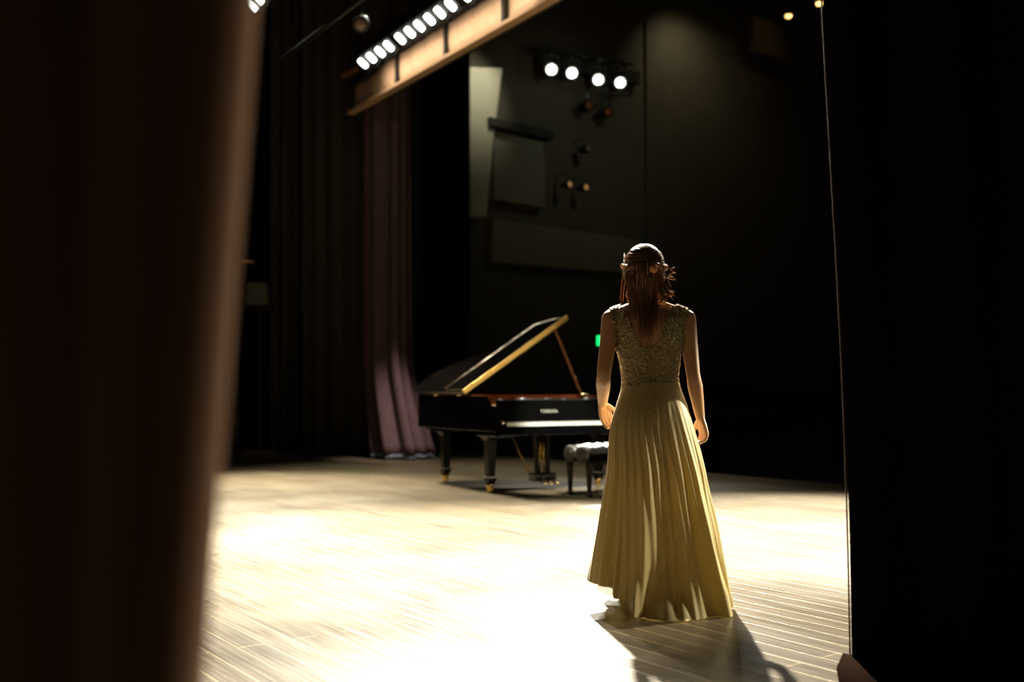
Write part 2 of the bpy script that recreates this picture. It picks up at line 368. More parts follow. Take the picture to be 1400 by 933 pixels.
# ---------------------------------------------------------------- follow spots on the auditorium wall
def make_follow_spot():
    t = thing('follow_spot', '', 'spotlight', group='four lit spotlights on the auditorium wall')
    # lens looks along -Y locally
    bm = bmesh.new(); m4 = frame_to((0, -1, 0), (0, 0, 0))
    lathe(bm, [(.06, -.42), (.12, -.4), (.13, -.1), (.15, -.06), (.15, 0), (.135, 0.0), (.13, -.03), (.02, -.04)], 24, m4)
    obj('housing', bm, M['steel_black'], t, True)
    bm = bmesh.new(); lathe(bm, [(.096, -.028), (.1, -.01), (.07, .004), (.01, .01)], 24, m4)
    obj('lens', bm, M['lens_hot2'], t, True)
    bm = bmesh.new()
    for s in (-1, 1): add_box(bm, (s * .165 - .008, .18, -.02), (s * .165 + .008, .24, .3))
    add_box(bm, (-.173, .18, .28), (.173, .24, .3)); add_tube(bm, [(0, .21, .29), (0, .21, .42)], .02, 8)
    obj('yoke', bm, M['steel_grey'], t)
    bm = bmesh.new()
    for s in (-1, 1): add_box(bm, (s * .16 - .02, -.04, -.24), (s * .16 + .02, .0, -.2))
    add_box(bm, (-.17, -.05, -.235), (.17, .02, -.215)); add_box(bm, (-.02, -.03, -.22), (.02, .02, -.1))
    obj('colour_frame', bm, M['steel_grey'], t)
    return t
labels = ['leftmost of the four bright round spotlights on the wall', 'second from left of the four bright round spotlights',
          'third from left of the four bright round spotlights', 'rightmost of the four bright round spotlights']
f0 = make_follow_spot()
for i, (x, y) in enumerate(FOH):
    p = onwall(x, y) - AD * .7
    # keep the projected centre
    Yd = p.y; p = P(x, y, Yd)
    o = f0 if i == 0 else dup(f0)
    o.location = p; o['label'] = labels[i]
    o.rotation_euler = (R(10), 0, math.atan2((Vector((0.5, 6.6)) - p.xy).x * -1, (Vector((0.5, 6.6)) - p.xy).y) + math.pi)
a0 = onwall(738, 76) - AD * .65; a1 = onwall(868, 98) - AD * .65; zz = (a0.z + a1.z) / 2 - .02
bm = bmesh.new(); add_tube(bm, [P(736, 64.5, a0.y), P(866, 88.5, a1.y)], .03, 10)
for q in (P(742, 66, a0.y), P(860, 87.5, a1.y)): add_tube(bm, [q, q + AD * .9], .025, 8)
tag(obj('mounting_pipe', bm, M['steel_black'], None, True), 'dark pipe on the wall carrying the four round spotlights', 'pipe')
# unlit fixtures hanging below them
def small_fixture(x, y, m, label, sz=.14):
    t = thing('stage_lamp', label, 'spotlight', onwall(x, y) - AD * .5, TH)
    bm = bmesh.new(); lathe(bm, [(.04, -.3), (sz * .8, -.26), (sz, -.02), (sz, 0), (sz * .85, -.02)], 18, frame_to((0, -1, 0), (0, 0, 0))); obj('housing', bm, M['steel_black'], t, True)
    bm = bmesh.new(); lathe(bm, [(sz * .8, -.015), (sz * .5, .0), (.01, .006)], 18, frame_to((0, -1, 0), (0, 0, 0))); obj('lens', bm, m, t, True)
    bm = bmesh.new(); add_tube(bm, [(0, .1, .08), (0, .1, .25), (0, .485, .25)], .015, 8); obj('bracket', bm, M['steel_grey'], t, True)
    return t
small_fixture(786, 151, M['lens_amber'], 'unlit reddish lamp below the second round spotlight')
small_fixture(812, 160, M['lens_amber'], 'unlit reddish lamp below the third round spotlight')
small_fixture(785, 209, M['lens_cold'], 'small dim mauve lamp midway down the wall below the spotlights', .1)
M['ember'] = mat('dim_amber_lamp', (.4, .2, .06), .3, emis=(.9, .45, .15), est=.32)
small_fixture(760, 257, M['ember'], 'left one of two faint amber lamps low on the wall', .07)
small_fixture(782, 261, M['ember'], 'right one of two faint amber lamps low on the wall', .07)

# ---------------------------------------------------------------- house lights and exit sign
for (x, y, l) in ((1078, 21, 'small round amber house lamp left of the top curtain edge'), (1120, 4, 'small round amber house lamp right at the black curtain edge')):
    q = P(x, y, 24)
    t = thing('house_lamp', l, 'ceiling lamp', q)
    bm = bmesh.new(); lathe(bm, [(.1, 0), (.1, .12), (.03, .16), (.03, 11 - q.z)], 16); obj('housing', bm, M['steel_black'], t, True)
    bm = bmesh.new(); lathe(bm, [(.02, -.07), (.065, -.05), (.08, -.01), (.08, .01)], 16); obj('bulb', bm, M['house_lamp'], t, True)
q = P(1075, 38, 24.5)
spot('house_lamp_glow', q + Vector((.6, -1.2, 1.0)), P(1058, 42, 25), 50, 40, 1, (1, .55, .2), .05)
bm = obox(P(1030, 20, 25), KD, AD, Z, 1.6, .15, -.9)
wl = obj('acoustic_panel', bm, M['wall'], bevel=.02); tag(wl, 'orange glowing panel corner under the amber house lamps', 'wall panel')
# exit sign
t = thing('exit_sign', 'green glowing exit sign beside the woman\'s left elbow', 'sign', P(820, 466, 16.2), R(6))
obj('sign_box', box((-.06, 0, -.09), (.16, .06, .09)), M['steel_black'], t, bevel=.006)
obj('sign_face', box((-.05, -.008, -.08), (.15, 0, .08)), M['exit'], t)
bm = bmesh.new(); add_box(bm, (.02, -.012, -.05), (.08, -.008, .05)); add_box(bm, (.03, -.012, .055), (.055, -.008, .075)); obj('pictogram', bm, M['exit_white'], t)
bm = bmesh.new(); add_tube(bm, [(.05, .03, -.09), (.05, .03, -1.4 - (P(820, 466, 16.2).z - 0.4))], .02, 8); add_box(bm, (-.08, -.05, -1.0 - P(820, 466, 16.2).z), (.18, .15, -.96 - P(820, 466, 16.2).z)); obj('post', bm, M['steel_black'], t)

# ---------------------------------------------------------------- header beam and strip lights
VB = Vector((-890, 1361, 0)).normalized()              # direction of the beam
UPS = Vector((-VB.y, VB.x, 0)) * 1.0                   # points upstage
if UPS.x > 0: UPS = -UPS
HB = 4.47
def onbeam(x):                                         # point of the bottom edge in picture column x
    y = 157 - .5585 * (x - 485); Yd = F * HB / (HY - y); return P(x, y, Yd)
b0 = onbeam(485); b1 = onbeam(900)
bl = (b1 - b0).length; bd = (b1 - b0).normalized()
t = thing('header_beam', 'long beige panelled beam running diagonally across the top left', 'beam', b0, 0)
def bpt(s, up, out): return bd * s + Z * up + UPS * out
marks = [0] + [(onbeam(x) - b0).length for x in (549, 616, 696, 790)] + [bl]
for i, (s0, s1) in enumerate(zip(marks, marks[1:])):
    bm = bmesh.new(); nx = 10
    g = [[bm.verts.new(bpt(s0 + .03 + (s1 - s0 - .06) * j / nx, u, .02 + .03 * math.sin(j * 1.9 + i) * math.sin(math.pi * (u - .06) / .5) * .6)) for j in range(nx + 1)] for u in (.06, .2, .34, .5)]
    for r0, r1 in zip(g, g[1:]):
        for j in range(nx): bm.faces.new((r0[j], r0[j + 1], r1[j + 1], r1[j]))
    o = obj('panel', bm, M['header'], t, True)
    md = o.modifiers.new('s', 'SOLIDIFY'); md.thickness = .02
for s in marks[1:-1]:
    obj('rib', obox(bpt(s - .03, .05, .10), bd, -UPS, Z, .06, .16, .5), M['steel_black'], t)
obj('lip', obox(bpt(-.05, 0, .12), bd, -UPS, Z, bl + .1, .13, .055), M['header_lip'], t, bevel=.008)
obj('back_board', obox(bpt(0, .05, -.06), bd, -UPS, Z, bl, .06, 1.1), M['wall_dark'], t)
bm = bmesh.new()
for s in (.6, bl * .5, bl - .8): add_tube(bm, [bpt(s, 1.1, -.09), bpt(s, 11 - b0.z, -.09)], .03, 8)
obj('hanger', bm, M['steel_black'], t)

HL = 4.9
def onrow(x, sl=-.664, x0=496, y0=87, h=HL):
    y = y0 + sl * (x - x0); return P(x, y, F * h / (HY - y))
ncen = Vector((.25, -.75, -.62)).normalized()
def strip(name, label, pts, lit, extra_amber=0, hang=True, first=1.0):
    """a strip light: long housing with one lens per cell"""
    p0, p1 = pts[0], pts[-1]; d = (p1 - p0).normalized() if len(pts) > 1 else bd
    t = thing('strip_light', label, 'stage light', p0, 0, 'lit strip lights over the stage')
    n = (UPS * .35 + Vector((.3, -.75, 0)) * .6 - Z * .6); n = (n - d * n.dot(d)).normalized()
    s = d.cross(n).normalized()
    if s.z > 0: s = -s
    Lh = (p1 - p0).length
    bm = obox(-d * .12 - s * .13 - n * .22, d, s, n, Lh + .24 + extra_amber, .26, .2)
    obj('housing', bm, M['steel_black'], t, bevel=.01)
    for p in pts:
        c = p - p0
        bm = bmesh.new(); m4 = Matrix((d, s, n)).transposed().to_4x4(); m4.translation = c
        w, h = .048, .078
        prof = []
        for k in range(24):
            a = 2 * math.pi * k / 24; ca, sa = math.cos(a), math.sin(a)
            prof.append((w * math.copysign(abs(ca) ** .55, ca), h * math.copysign(abs(sa) ** .55, sa)))
        prism(bm, prof, -.02, .012, lambda q, z: m4 @ Vector((q[0], q[1], z)))
        obj('lens', bm, M['lens_hot'], t)
        bm = obox(c + s * .135 - d * .045 - n * .03, d, s, n, .09, .012, .09); obj('reflector_flap', bm, M['chrome'], t)
    bm = bmesh.new()
    for q in (0.0, Lh): add_tube(bm, [d * q - n * .1, Vector((d * q - n * .1).to_tuple()[:2] + (11 - p0.z,))], .015, 6)
    obj('hanger', bm, M['steel_black'], t)
    return t
A_ = [onrow(x) for x in (496, 507.5, 519.4, 531.2)]
B_ = [onrow(x) for x in (546.9, 559.9, 573, 586.9, 600.8, 615.9)]
C_ = [onrow(x) for x in (636, 652, 669, 687)]
strip('strip_light', 'far strip light with four lit cells nearest the beam end', A_, 4)
strip('strip_light', 'strip light with six lit cells in the middle of the row', B_, 6)
strip('strip_light', 'strip light cut by the top edge above the beam', C_, 4)
D_ = [P(343, 8, 12.0), P(351.5, -2, 11.8), P(360, -12, 11.6)]
strip('strip_light', 'strip light at top left touching the brown curtain edge', D_, 3)
# row of unlit amber cells at the far end
t = thing('amber_strip', 'short unlit strip light with orange gels at the row\'s far end', 'stage light', onrow(489), 0)
pts = [P(470, 103, 15.6), P(475.5, 100, 15.5), P(481, 97, 15.4), P(486.5, 94, 15.3)]
d = (pts[-1] - pts[0]).normalized(); bm = obox(pts[0] - t.location - d * .06 + Vector((0, .04, -.06)), d, Vector((0, 1, 0)), Z, .42, .12, .14); obj('housing', bm, M['steel_black'], t, bevel=.008)
for p in pts:
    bm = bmesh.new(); add_ball(bm, p - t.location + Vector((0, .03, 0)), (.035, .02, .05), 12, 8); obj('lens', bm, M['lens_amber'], t, True)
bm = bmesh.new(); add_tube(bm, [pts[1] - t.location + Vector((0, .1, .05)), Vector(((pts[1] - t.location).x, (pts[1] - t.location).y + .1, 11 - t.location.z))], .015, 6); obj('hanger', bm, M['steel_black'], t)
# unlit round lamp
q = P(493, 33, 11.5)
t = thing('fresnel_lamp', 'unlit round stage lamp high up left of the strip lights', 'spotlight', q)
m4 = frame_to((.1, -.9, -.4), (0, 0, 0))
bm = bmesh.new(); lathe(bm, [(.03, -.25), (.08, -.22), (.1, -.03), (.1, 0), (.08, -.01)], 20, m4); obj('housing', bm, M['steel_black'], t, True)
bm = bmesh.new(); lathe(bm, [(.08, -.01), (.05, .012), (.005, .018)], 20, m4); obj('lens', bm, M['lens_cold'], t, True)
bm = bmesh.new(); add_tube(bm, [(0, .08, .05), (0, .08, 11 - q.z)], .015, 6); obj('hanger', bm, M['steel_black'], t)
# rigging pipe seen faintly at top left
bm = bmesh.new(); add_tube(bm, [P(385, 82, 11), P(520, -20, 9.5)], .025, 8)
tag(obj('rigging_pipe', bm, M['steel_black'], None, True), 'thin dark rigging pipe slanting across the black top left', 'pipe')

# ---------------------------------------------------------------- drapes
def drape(name, path, z0, z1, m, amp=.08, pitch=.28, flare=.0, hem=None, seed=0, nz=16, bottom=None, parent=None, sub=.03, phase=0, lean=None, thick=.006):
    path = smooth_path([Vector((p[0], p[1], 0)) for p in path], 12)
    L_ = 0; S_ = [0]
    for a, b_ in zip(path, path[1:]): L_ += (b_ - a).length; S_.append(L_)
    n = max(12, int(L_ / sub)); V = []; Fc = []
    rnd = random.Random(seed); ph = [rnd.uniform(0, 6.28) for _ in range(6)]
    for j in range(nz + 1):
        tz = j / nz; z = z0 + (z1 - z0) * tz
        for i in range(n + 1):
            s = L_ * i / n; k = 0
            while k < len(S_) - 2 and S_[k + 1] < s: k += 1
            q = (s - S_[k]) / max(1e-6, S_[k + 1] - S_[k]); p = path[k].lerp(path[k + 1], q)
            t = (path[k + 1] - path[k]).normalized(); nn = Vector((t.y, -t.x, 0))
            w = 2 * math.pi * s / pitch
            g = math.sin(w + phase + .7 * math.sin(w * .31 + ph[0]) + .25 * math.sin(tz * 3 + ph[4])) + .35 * math.sin(w * 1.9 + ph[1]) + .3 * math.sin(w * .43 + ph[2] + tz)
            A = amp * (1 + flare * (1 - tz) ** 3 * (1.0))
            p = p + nn * g * A + t * .3 * amp * math.cos(w + ph[3])
            if lean: p = p + lean(tz, i / n)
            V.append((p.x, p.y, z))
    for j in range(nz):
        for i in range(n):
            a = j * (n + 1) + i; Fc.append((a, a + 1, a + n + 2, a + n + 1))
    o = obj(name, (V, Fc), m, parent, True)
    md = o.modifiers.new('s', 'SOLIDIFY'); md.thickness = thick; md.offset = 0
    return o

# near left brown curtain: strongly out of focus
def lean_l(tz, u): return Vector((0, 0, 0))
def near_drape():
    V = []; Fc = []
    # plan profile of the folds at the picture plane, in pixel columns at depth
    nz = 14; prof = [(-260, .60, 0), (-120, .66, 0), (-20, .76, 0), (60, .775, 0), (120, .76, 0), (175, .78, 0), (215, .77, 0), (240, .765, 0), (262, .765, 0), (286, .79, 0), (306, .83, 0), (314, .90, 0), (290, 1.0, 0), (250, 1.02, 0), (200, .98, 0)]
    pr = smooth_path([(a, b_ * 100, 0) for a, b_, c in prof], 8)
    n = len(pr)
    for j in range(nz + 1):
        tz = j / nz; z = .0 + 3.2 * tz
        for q in pr:
            Yd = q.y / 100
            edge = max(0, (q.x) / 322.0)
            y_at = HY - (z - CH) / Yd * F                # row at which this height is seen
            shift = (466 - y_at) * .086 * edge
            shift = max(-130, min(110, shift))
            x = (q.x + 2 + shift * .94 - 700) / F * Yd
            V.append((x, Yd, z))
    for j in range(nz):
        for i in range(n - 1):
            a = j * n + i; Fc.append((a, a + 1, a + n + 1, a + n))
    o = obj('stage_curtain', (V, Fc), M['velvet_brown'], None, True)
    md = o.modifiers.new('s', 'SOLIDIFY'); md.thickness = .006
    return o
o = near_drape(); tag(o, 'blurred brown velvet curtain filling the left edge of the view', 'curtain')

# right black leg
t = thing('stage_curtain', 'black side curtain filling the right edge with a thin painted light line', 'curtain', (0, 0, 0))
p0 = Vector((1.262, 3.66, 0)); dn = Vector((.62, -.78, 0)).normalized()
def lean_r(tz, u):
    return Vector((-.104 * tz * 1.55 + .012 * math.sin(tz * 7) + .02 * max(0, 1 - tz * 6) ** 2 * 0, 0, 0)) * (1 if u < .25 else 1)
drape('cloth', [p0, p0 + dn * .35, p0 + dn * .8, p0 + dn * 1.5], .0, 4.2, M['velvet_black'], .015, .34, .2, seed=3, nz=24, parent=t, lean=lean_r)
V = []
bm = bmesh.new(); pts = []
for j in range(25):
    tz = j / 24; l = lean_r(tz, 0)
    pts.append(p0 + l + Vector((-.016, .006, tz * 4.2)))
M['edge_light'] = mat('edge_light_paint', (.12, .08, .05), .8)  # paler cord paints the lit line along the curtain edge
add_tube(bm, pts, .003, 6); obj('edge_light', bm, M['edge_light'], t, True)
bm = bmesh.new()
vs = [Vector((1.13, 3.42, .004)), Vector((1.16, 3.56, .05)), Vector((1.215, 3.66, .075)), Vector((1.28, 3.66, .06)), Vector((1.4, 3.5, .05)), Vector((1.42, 3.3, .004)), Vector((1.25, 3.3, .004))]
top = [bm.verts.new(v) for v in vs]; ctr = bm.verts.new(Vector((1.27, 3.5, .035)))
for i in range(len(top)): bm.faces.new((top[i], top[(i + 1) % len(top)], ctr))
M['hem_brown'] = mat('hem_brown', (.014, .008, .006), 1, spec=0)
o = obj('hem_fold', bm, M['hem_brown'], t, True); md = o.modifiers.new('s', 'SOLIDIFY'); md.thickness = .008; o['label'] = 'brown curtain hem folded over on the boards'

# far wing drapes
def X(px, Yd): return ((px - 700) / F * Yd, Yd)
drape('d', [X(575, 19), X(600, 18.7), X(640, 18.3)], 0, 8.5, M['velvet_black'], .05, .3, seed=11)
o = C.objects[-1]; o.name = 'stage_curtain'; tag(o, 'black drape hanging behind the tail of the piano', 'curtain')
o = drape('stage_curtain', [X(412, 16.9), X(430, 16.7), X(455, 16.5), X(480, 16.4), X(500, 16.35)], 0.02, 8.5, M['drape_olive'], .05, .33, .2, seed=5); tag(o, 'dim olive brown curtain left of the rose one', 'curtain')
o = drape('stage_curtain', [X(372, 17.5), X(392, 17.35), X(408, 17.25)], 0.02, 8.5, M['drape_olive'], .05, .21, .2, seed=8); tag(o, 'narrow dark curtain left of the olive brown one', 'curtain')
o = drape('stage_curtain', [X(270, 18.4), X(320, 18.0), X(380, 17.8)], 0.02, 8.5, M['velvet_black'], .06, .3, seed=9); tag(o, 'black drape at the back of the far wing', 'curtain')
# rose curtain, folds kicked out at the foot
def lean_rose(tz, u):
    g = max(0, 1 - tz * 8.5 / 1.5)
    return Vector((.28 * g ** 1.3 * (.5 + .9 * u), -.25 * g ** 1.4, 0))
t = thing('stage_curtain', 'rose velvet curtain glowing pink at its foot beside the piano', 'curtain')
def rose_path(): return [X(500, 15.9), X(520, 15.6), X(541, 15.5), X(560, 15.9)]
def lean_rose2(tz, u): return lean_rose(tz, u)
drape('cloth', rose_path(), 0.09, 8.5, M['velvet_rose'], .075, .29, .25, seed=21, nz=60, parent=t, lean=lean_rose)
def lean_hem(tz, u): return lean_rose(0.0, u)
drape('hem_band', rose_path(), 0.012, 0.09, M['drape_hem'], .075, .29, .25, seed=21, nz=1, parent=t, lean=lean_hem)
# things in the far wing
t = thing('wing_loudspeaker', 'dim grey boxy loudspeaker on a post in the far wing', 'loudspeaker', P(352, 626, 15.9))
s = 15.9 / F
bm = bmesh.new(); prism(bm, [(-18 * s, 0), (14 * s, 0), (10 * s, .35), (-14 * s, .35)], 209 * s, 240 * s, lambda p, z: Vector((p[0] * (1 if z < 220 * s else .8), p[1], z)))
obj('cabinet', bm, M['steel_grey'], t, bevel=.02)
bm = bmesh.new(); add_box(bm, (-24 * s, -.03, 203 * s), (18 * s, .36, 208 * s)); add_tube(bm, [(0, .18, 0), (0, .18, 204 * s)], .03, 10); obj('stand', bm, M['steel_black'], t)
obj('top_bracket', box((-24 * s, .1, 268 * s), (-9 * s, .2, 271 * s)), M['header_lip'], t)
bm = bmesh.new(); add_box(bm, (-20 * s, .12, 240 * s), (-16 * s, .16, 270 * s)); obj('bracket_arm', bm, M['steel_black'], t)
q = P(321, 632, 14.9)
o = obj('wing_post', box((q.x - .045, q.y, 0), (q.x + .04, q.y + .08, 3.0)), M['wall_dark'], bevel=.006); tag(o, 'thin dark upright post by the brown curtain edge', 'post')
q = P(330, 622, 15.7); q2 = P(372, 622, 16.0)
o = obj('stage_weight', obox((q.x, q.y, 0), (1, .1, 0), (0, 1, 0), Z, .45, .2, .13), M['drape_olive'], bevel=.02); tag(o, 'low olive block on the floor in the far wing', 'block')

# ---------------------------------------------------------------- auditorium seats (barely lit)
def make_seat():
    t = thing('theatre_seat', 'dark folded theatre seat in the unlit rows beyond the stage edge', 'seat', group='dark seats in the auditorium')
    bm = bmesh.new(); prism(bm, [(-.23, 0), (.23, 0), (.24, .4), (.18, .5), (0, .53), (-.18, .5), (-.24, .4)], 0, .08, lambda p, z: Vector((p[0], z + p[1] * .2, p[1] + .45))); obj('backrest', bm, M['seat_cloth'], t, bevel=.02)
    bm = box((-.22, -.2, .4), (.22, .02, .52)); obj('seat', bm, M['seat_cloth'], t, bevel=.03)
    for s in (-1, 1): obj('arm_panel', box((s * .26 - .025, -.2, .0), (s * .26 + .025, .12, .62)), M['seat_cloth'], t, bevel=.01)
    bm = bmesh.new(); add_ball(bm, (.26, -.12, .63), (.03, .09, .012)); obj('armrest', bm, M['seat_trim'], t, True)
    return t
s0 = make_seat(); first = True
for r in range(5):
    k = 12.6 + r * .95
    for c in range(40):
        a = 4.0 + c * .62 + (r % 2) * .31
        p = ST(k, a, -1.0 + r * .16)
        pxl = 700 + p.x / p.y * F
        if pxl < 968 or pxl > 1140: continue
        o = s0 if first else dup(s0); first = False
        o.location = p; o.rotation_euler = (0, 0, TH - R(90))
for r in range(5):
    k = 12.6 + r * .95
    if r: struct(obj('floor_step', (lambda b: b)(obox(ST(k - .47, 2, -1.0), AD, KD, Z, 14, .94, r * .16 - .004)), M['wall_dark']))

# ---------------------------------------------------------------- grand piano
PT = R(31)
PO = Vector((.506, 10.45, 0))
piano = thing('grand_piano', 'black grand piano with its lid propped open at centre stage', 'piano', PO, PT)
out_pts = [(-.78, .0), (-.78, .5), (-.78, 1.1), (-.78, 1.66), (-.755, 1.86), (-.66, 2.0), (-.5, 2.055), (-.34, 2.02), (-.2, 1.9), (-.08, 1.7), (.06, 1.47), (.24, 1.27), (.46, 1.15), (.66, 1.03), (.76, .84), (.78, .6), (.78, .3), (.78, .0)]
outline = smooth_path([(a, b_, 0) for a, b_ in out_pts], 5)
def offset_in(path, d):
    res = []; n = len(path)
    for i, p in enumerate(path):
        t = (path[min(i + 1, n - 1)] - path[max(i - 1, 0)]).normalized(); nn = Vector((t.y, -t.x, 0)); res.append(p + nn * d)
    return res
inner = offset_in(outline, .04)
def rim_top(v): return 1.005 if v > .27 else (.80 + .205 * (0.5 - .5 * math.cos(math.pi * min(1, max(0, (v - .02) / .25)))))
def strip_solid(bm, pa, pb, zlo, ztop):
    rows = []
    for p, q in zip(pa, pb):
        zt = ztop(p.y) if callable(ztop) else ztop
        rows.append([bm.verts.new((p.x, p.y, zlo)), bm.verts.new((p.x, p.y, zt)), bm.verts.new((q.x, q.y, zt)), bm.verts.new((q.x, q.y, zlo))])
    for a, b_ in zip(rows, rows[1:]):
        for j in range(4): bm.faces.new((a[j], a[(j + 1) % 4], b_[(j + 1) % 4], b_[j]))
    bm.faces.new(rows[0]); bm.faces.new(list(reversed(rows[-1])))
def densify(path, step=.02):
    out = []
    for a, b_ in zip(path, path[1:]):
        n = max(1, int((b_ - a).length / step))
        for i in range(n): out.append(a.lerp(b_, i / n))
    out.append(path[-1]); return out
od = densify(outline); idn = offset_in(od, .04)
bm = bmesh.new(); strip_solid(bm, od, idn, .64, rim_top); obj('rim', bm, M['lacquer'], piano, False, .004, 2)
bm = bmesh.new(); sel = [(p, q) for p, q in zip(idn, offset_in(od, .052)) if p.y > .3]
strip_solid(bm, [a for a, b_ in sel], [b_ for a, b_ in sel], .86, 1.012); obj('inner_rim', bm, M['rim_wood'], piano)
bm = bmesh.new(); prism(bm, [(p.x, p.y) for p in idn if p.y > .3], .84, .86); obj('soundboard', bm, M['spruce'], piano)
bm = bmesh.new(); pl = offset_in(od, .09); prism(bm, [(p.x, p.y) for p in pl if p.y > .42], .885, .9); obj('iron_plate', bm, M['plate'], piano, bevel=.004)
bm = bmesh.new(); prism(bm, [(p.x, p.y) for p in idn if p.y > .2], .66, .70); obj('bottom_board', bm, M['lacquer_soft'], piano)
# key bed, key slip, cheeks
bm = bmesh.new(); add_box(bm, (-.74, .0, .60), (.74, .34, .66)); obj('keybed', bm, M['lacquer'], piano, bevel=.006)
bm = bmesh.new(); add_box(bm, (-.655, .012, .66), (.655, .04, .694)); obj('key_slip', bm, M['lacquer'], piano, bevel=.006)
for s in (-1, 1):
    bm = bmesh.new(); x0, x1 = sorted((s * .64, s * .742))
    pr = smooth_path([(.012, .66, 0), (.012, .70, 0), (.02, .745, 0), (.07, .765, 0), (.14, .775, 0), (.19, .80, 0), (.215, .86, 0), (.26, .90, 0), (.3, .905, 0)], 4)
    pp = [(p.x, p.y) for p in pr] + [(.3, .66)]
    prism(bm, pp, x0, x1, lambda p, z: Vector((z, p[0], p[1]))); obj('cheek', bm, M['lacquer'], piano, bevel=.004)
for s in (-1, 1):
    bm = bmesh.new(); lathe(bm, [(.012, -.01), (.02, 0), (.02, .012), (.008, .018)], 14, frame_to((0, -1, 0), (s * .69, .012, .735))); obj('cheek_knob', bm, M['chrome'], piano, True)
# keys
kw = 1.225 / 52
bm = bmesh.new(); add_box(bm, (.0006, 0, -.016), (kw - .0006, .15, .022)); add_box(bm, (.0006, -.003, .014), (kw - .0006, .002, .022))
wk = obj('white_key', bm, M['ivory'], piano); wk.location = (-.6125, .052, .708)
for i in range(1, 52):
    c = wk.copy(); C.objects.link(c); c.parent = piano; c.location = (-.6125 + i * kw, .052, .708)
bm = bmesh.new(); prism(bm, [(-.0055, .0), (.0055, .0), (.0045, .012), (-.0045, .012)], 0, .095, lambda p, z: Vector((p[0], z + p[1] * .4 * (1 if z == 0 else 0), p[1])))
bk = None
for i in range(1, 52):
    nidx = (i + 5) % 7                                  # first white key is A
    if nidx in (0, 3): continue                         # no black key below C and F
    if bk is None: bk = obj('black_key', bm, M['ebony'], piano); c = bk
    else: c = bk.copy(); C.objects.link(c); c.parent = piano
    c.location = (-.6125 + i * kw, .105, .729)
bm = bmesh.new(); prism(bm, [(.2, .70), (.205, .742), (.222, .93), (.228, .955), (.25, .955), (.25, .70)], -.64, .64, lambda p, z: Vector((z, p[0], p[1]))); obj('fallboard', bm, M['lacquer'], piano, bevel=.003)
bm = bmesh.new(); add_box(bm, (-.63, .196, .731), (.63, .203, .737)); obj('key_felt', bm, M['felt'], piano)
bm = bmesh.new(); add_box(bm, (-.735, .235, .955), (.735, .44, .972)); obj('music_shelf', bm, M['lacquer'], piano, bevel=.004)
bm = bmesh.new(); add_box(bm, (-.735, .228, .958), (.735, .236, .970)); o = obj('shelf_rail', bm, M['chrome'], piano, bevel=.002)
# folded music desk lying on its rails
bm = bmesh.new(); prism(bm, [(-.38, 0), (.38, 0), (.36, .16), (.2, .2), (0, .21), (-.2, .2), (-.36, .16)], .976, .99, lambda p, z: Vector((p[0], .26 + p[1], z))); obj('music_desk', bm, M['lacquer'], piano, bevel=.003)
bm = bmesh.new()
for x in (-.6, -.32, -.02, .2, .5): add_ball(bm, (x, .232, .975), (.03, .012, .008))
obj('desk_hardware', bm, M['chrome'], piano, True)
# name on the fallboard
cu = bpy.data.curves.new('t', 'FONT'); cu.body = 'YAMAHA'; cu.size = .048; cu.extrude = .001; cu.align_x = 'CENTER'; cu.space_character = 1.15; cu.offset = .0012
to = bpy.data.objects.new('t', cu); C.objects.link(to)
dg = bpy.context.evaluated_depsgraph_get(); me = bpy.data.meshes.new_from_object(to.evaluated_get(dg)); bpy.data.objects.remove(to)
me.materials.clear(); me.materials.append(M['letter'])
o = bpy.data.objects.new('name_lettering', me); C.objects.link(o); o.parent = piano; o.location = (0, .209, .825); o.rotation_euler = (R(85), 0, 0); o['label'] = 'pale metal lettering on the fallboard'
# legs
def leg(x, y):
    bm = bmesh.new()
    w = [(.08, .64), (.08, .585), (.066, .57), (.053, .54), (.045, .3), (.039, .17), (.05, .16), (.05, .13), (.042, .12), (.038, .088)]
    for (a, za), (b_, zb) in zip(w, w[1:]):
        va = [bm.verts.new((x + sx * a, y + sy * a, za)) for sx, sy in ((-1, -1), (1, -1), (1, 1), (-1, 1))]
        vb = [bm.verts.new((x + sx * b_, y + sy * b_, zb)) for sx, sy in ((-1, -1), (1, -1), (1, 1), (-1, 1))]
        for j in range(4): bm.faces.new((va[j], va[(j + 1) % 4], vb[(j + 1) % 4], vb[j]))
    bmesh.ops.remove_doubles(bm, verts=bm.verts, dist=.0001)
    bmesh.ops.holes_fill(bm, edges=bm.edges)
    l = obj('leg', bm, M['leg_lacquer'], piano, bevel=.004)
    bm = bmesh.new(); lathe(bm, [(.04, .06), (.042, .07), (.042, .09), (.03, .098)], 20); 
    for v in bm.verts: v.co += Vector((x, y, 0))
    lathe(bm, [(.03, -.018), (.036, -.012), (.036, .012), (.03, .018)], 20, frame_to((1, .3, 0), (x, y, .036)))
    add_box(bm, (x - .03, y - .008, .036), (x + .03, y + .008, .07))
    obj('caster', bm, M['brass'], l, True)
    bm = bmesh.new(); add_box(bm, (x - .052, y - .052, .158), (x + .052, y + .052, .166)); obj('ring', bm, M['chrome'], l, bevel=.002)
leg(-.69, .276); leg(.69, .276); leg(-.52, 1.62)
# leg blocks of the tail
bm = bmesh.new(); prism(bm, [(-.78, 1.5), (-.36, 1.5), (-.3, 1.75), (-.7, 1.75)], .6, .655); obj('leg_block', bm, M['lacquer'], piano, bevel=.01)
bm = bmesh.new(); add_box(bm, (-.775, .03, .585), (-.55, .42, .64)); obj('leg_block', bm, M['lacquer'], piano, bevel=.01)
bm = bmesh.new(); add_box(bm, (.55, .03, .585), (.775, .42, .64)); obj('leg_block', bm, M['lacquer'], piano, bevel=.01)
